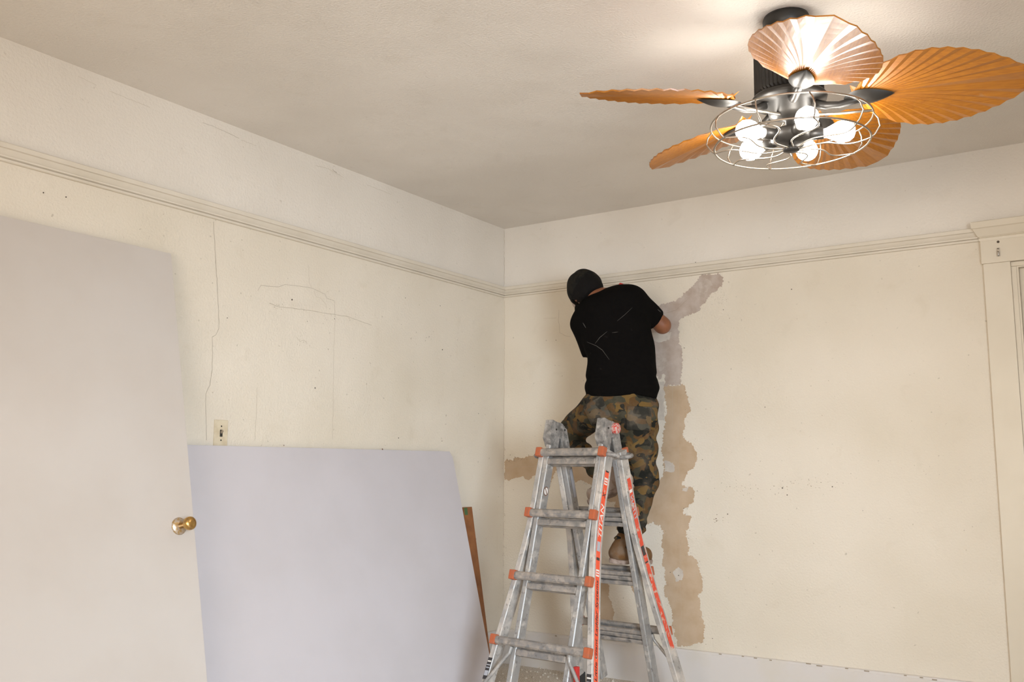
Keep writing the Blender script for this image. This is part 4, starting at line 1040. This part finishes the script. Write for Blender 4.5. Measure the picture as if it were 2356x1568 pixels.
# trousers
def trouser_sdf(P):
    pel = smins([seg_cone(P, J(1402, 930, 0.01), J(1464, 936, 0.0), 0.100, 0.106, 0.98, C_), seg_cone(P, J(1430, 890, 0.01), J(1432, 935, 0.0), 0.150, 0.165, 0.72, C_)], 0.04)
    R_ = smins([seg_cone(P, J(1461, 955, -0.01), j['knR'], 0.116, 0.080), seg_cone(P, j['knR'], J(1452, 1215, -0.12), 0.080, 0.062), seg_cone(P, J(1452, 1215, -0.12), J(1441, 1250, -0.160), 0.062, 0.059)], 0.03)
    L_ = smins([seg_cone(P, J(1388, 934, 0.01), J(1310, 990, 0.30), 0.101, 0.068), seg_cone(P, J(1307, 1004, 0.29), J(1376, 1078, -0.04), 0.063, 0.052)], 0.010)
    d = smin(smin(pel, R_, 0.035), L_, 0.022)
    y = P[..., 1]
    low = np.clip((-0.50-y)/0.14, 0, 1)
    d = d + 0.0075*low*wr_(P, (8, 150, 10), 0) + 0.0045*wr_(P, (36, 44, 18), 0.5) + 0.0040*wr_(P, (-24, 60, 30), 1.2) + 0.0025*wr_(P, (70, -30, 40), 0.1)
    cutL = (P-j['anL'].astype(np.float32))@((j['anL']-j['knL'])/np.linalg.norm(j['anL']-j['knL'])).astype(np.float32) - 0.0
    d = np.maximum(d, np.where(P[..., 0] > 0, J(1441, 1268, 0)[1]-y, -1.0))
    return np.maximum(d, y-J(1430, 893, 0)[1])
trs = person_part('trousers', [surf_nets(trouser_sdf, lo, hi, 0.008)], M_CAMO, person); trs['label'] = 'dusty woodland camouflage trousers'
# back pockets: thin shells over the seat
def pocket(c0, c1, ang, hw_, hh_):
    cp = J(c0, c1, -0.10); ca, sa = math.cos(ang), math.sin(ang)
    def g(P):
        q = P-cp.astype(np.float32); u = q[..., 0]*ca+q[..., 1]*sa; v = -q[..., 0]*sa+q[..., 1]*ca
        b = np.maximum(np.maximum(np.abs(u)-hw_, np.abs(v)-hh_), np.abs(q[..., 2])-0.10)
        t = trouser_sdf(P); return np.maximum(np.maximum(t-0.0065, -t-0.006), b)
    person_part('back_pocket', [surf_nets(g, cp-0.13, cp+0.13, 0.0055)], M_CAMO2, person)
pocket(1470, 962, -0.05, 0.064, 0.062); pocket(1372, 945, 0.45, 0.058, 0.058)
# belt loop seam etc. are left to the cloth; cap
def cap_sdf(P):
    d = ellip(P, hp_(0, -0.010, 0.034), HA, (0.099, 0.112, 0.098))
    d = d + 0.0018*wr_(P, (60, 60, 60), 0.3)
    L = P-j['head'].astype(np.float32); u = L@hu.astype(np.float32); f = L@hf.astype(np.float32)
    d = np.maximum(d, (0.006 + 0.10*f) - u)
    br = ellip(P, hp_(0, 0.110, 0.026), HA, (0.075, 0.080, 0.014)); br = np.maximum(br, 0.05-f)
    return smin(d, br, 0.008)
hl, hh2 = j['head']-0.24, j['head']+0.24
cap = person_part('cap', [surf_nets(cap_sdf, hl, hh2, 0.0055)], M_CAP, person); cap['label'] = 'dark camouflage cap'
def band_sdf(P):
    d = ellip(P, hp_(0, -0.010, 0.034), HA, (0.1015, 0.1145, 0.1005))
    L = P-j['head'].astype(np.float32); u = L@hu.astype(np.float32); f = L@hf.astype(np.float32); e = u-(0.006+0.10*f)
    return np.maximum(np.maximum(d, e-0.024), -e)
person_part('cap_band', [surf_nets(band_sdf, hl, hh2, 0.0055)], M_CAP, person)
def hair_sdf(P):
    d = smin(ellip(P, hp_(0, -0.014, 0.012), HA, (0.092, 0.108, 0.092)), ellip(P, hp_(0, -0.050, -0.034), HA, (0.072, 0.056, 0.050)), 0.02)
    L = P-j['head'].astype(np.float32); f = L@hf.astype(np.float32); u = L@hu.astype(np.float32)
    return np.maximum(np.maximum(d, f-0.004), -0.070-u)
person_part('hair', [surf_nets(hair_sdf, hl, hh2, 0.006)], M_HAIR, person)
# boots
def boot(ank, heel, toe, shin, bmat):
    ank, heel, toe, shin = map(np.asarray, (ank, heel, toe, shin)); f = toe-heel; f /= np.linalg.norm(f)
    u = ank-heel; u -= f*u.dot(f); u /= np.linalg.norm(u); s = np.cross(f, u)
    A = np.stack([f, s, u]); L = np.linalg.norm(toe-heel); mid = (heel+toe)/2
    sd = (shin-ank)/np.linalg.norm(shin-ank)
    def up(P):
        d = smins([seg_cone(P, heel+f*0.045+u*0.050, toe-f*0.050+u*0.040, 0.042, 0.043), seg_cone(P, heel+f*0.050+u*0.055, ank+u*0.0, 0.045, 0.046), seg_cone(P, ank, ank+sd*0.035, 0.046, 0.047), seg_cone(P, heel+f*0.11+u*0.058, ank, 0.039, 0.042)], 0.025)
        h = (P-heel.astype(np.float32))@u.astype(np.float32)
        d = d + 0.0015*wr_(P, (90, 70, 60), 0.2)
        return np.maximum(d, 0.016-h)
    def so(P):
        q = (P-mid.astype(np.float32))@A.T.astype(np.float32); x = q[..., 0]; w = 0.040+0.010*np.clip(x/L+0.1, -0.5, 0.5)
        e = np.maximum(np.sqrt((np.maximum(np.abs(x)-(L/2-0.046), 0))**2+(q[..., 1]*0.046/w)**2)-0.046, np.abs(q[..., 2]-0.010)-0.012)
        arch = np.maximum(np.abs(x+0.028)-0.022, q[..., 2]-0.004)
        return np.maximum(e, -arch)
    lo_ = np.minimum.reduce([ank, heel, toe, ank+sd*0.06])-0.09; hi_ = np.maximum.reduce([ank, heel, toe, ank+sd*0.06])+0.09
    b = person_part('boot', [surf_nets(up, lo_, hi_, 0.006)], bmat, person)
    s_ = person_part('boot_sole', [surf_nets(so, lo_, hi_, 0.006)], M_SOLE, person); s_.parent = b
    return b
boot(J(1437, 1251, -0.165), J(1405, 1294, -0.225), J(1494, 1293, -0.030), J(1452, 1205, -0.12), M_BOOT).__setitem__('label', 'dusty tan work boot standing flat on a rung')
boot(J(1420, 1086, -0.12), J(1457, 1120, -0.20), J(1357, 1160, -0.01), J(1360, 1062, 0.02), M_BOOT2).__setitem__('label', 'dusty tan work boot with heel raised')

# putty knife with red handle in the right hand, pressed to the wall
tip0 = to_world((j['haR']+nR*0.015)[None])[0]
knife = empty('putty_knife', tuple(tip0)); tag(knife, 'putty knife with a red handle held up to the wall behind the shoulder', 'putty knife')
hd0 = to_world((j['haR']+nR*0.018-rR*0.055-fR*0.0)[None])[0]; hd1 = to_world((j['haR']+nR*0.022+rR*0.055+fR*0.012)[None])[0]
pxh = Vector(CAM + ray(1427, 657)*(PD+0.44))
bm = bmesh.new(); a_ = pxh - Vector(tip0) + Vector((0.02, -0.02, 0.008)); b_ = Vector(hd0)-Vector(tip0)
tube(bm, [a_, a_*0.9+b_*0.1, a_*0.5+b_*0.5, b_], [0.012, 0.0145, 0.012, 0.011], 12); obj('knife_handle', bm, M_RED, knife, True)
dirb = (b_-a_).normalized(); bl = b_+dirb*0.09; yw = -Vector(tip0).y
bm = bmesh.new(); frame_box(bm, b_, bl, (1, 0, 0.3), 0.075, 0.0014, 0.0); obj('knife_blade', bm, M_ALU, knife)
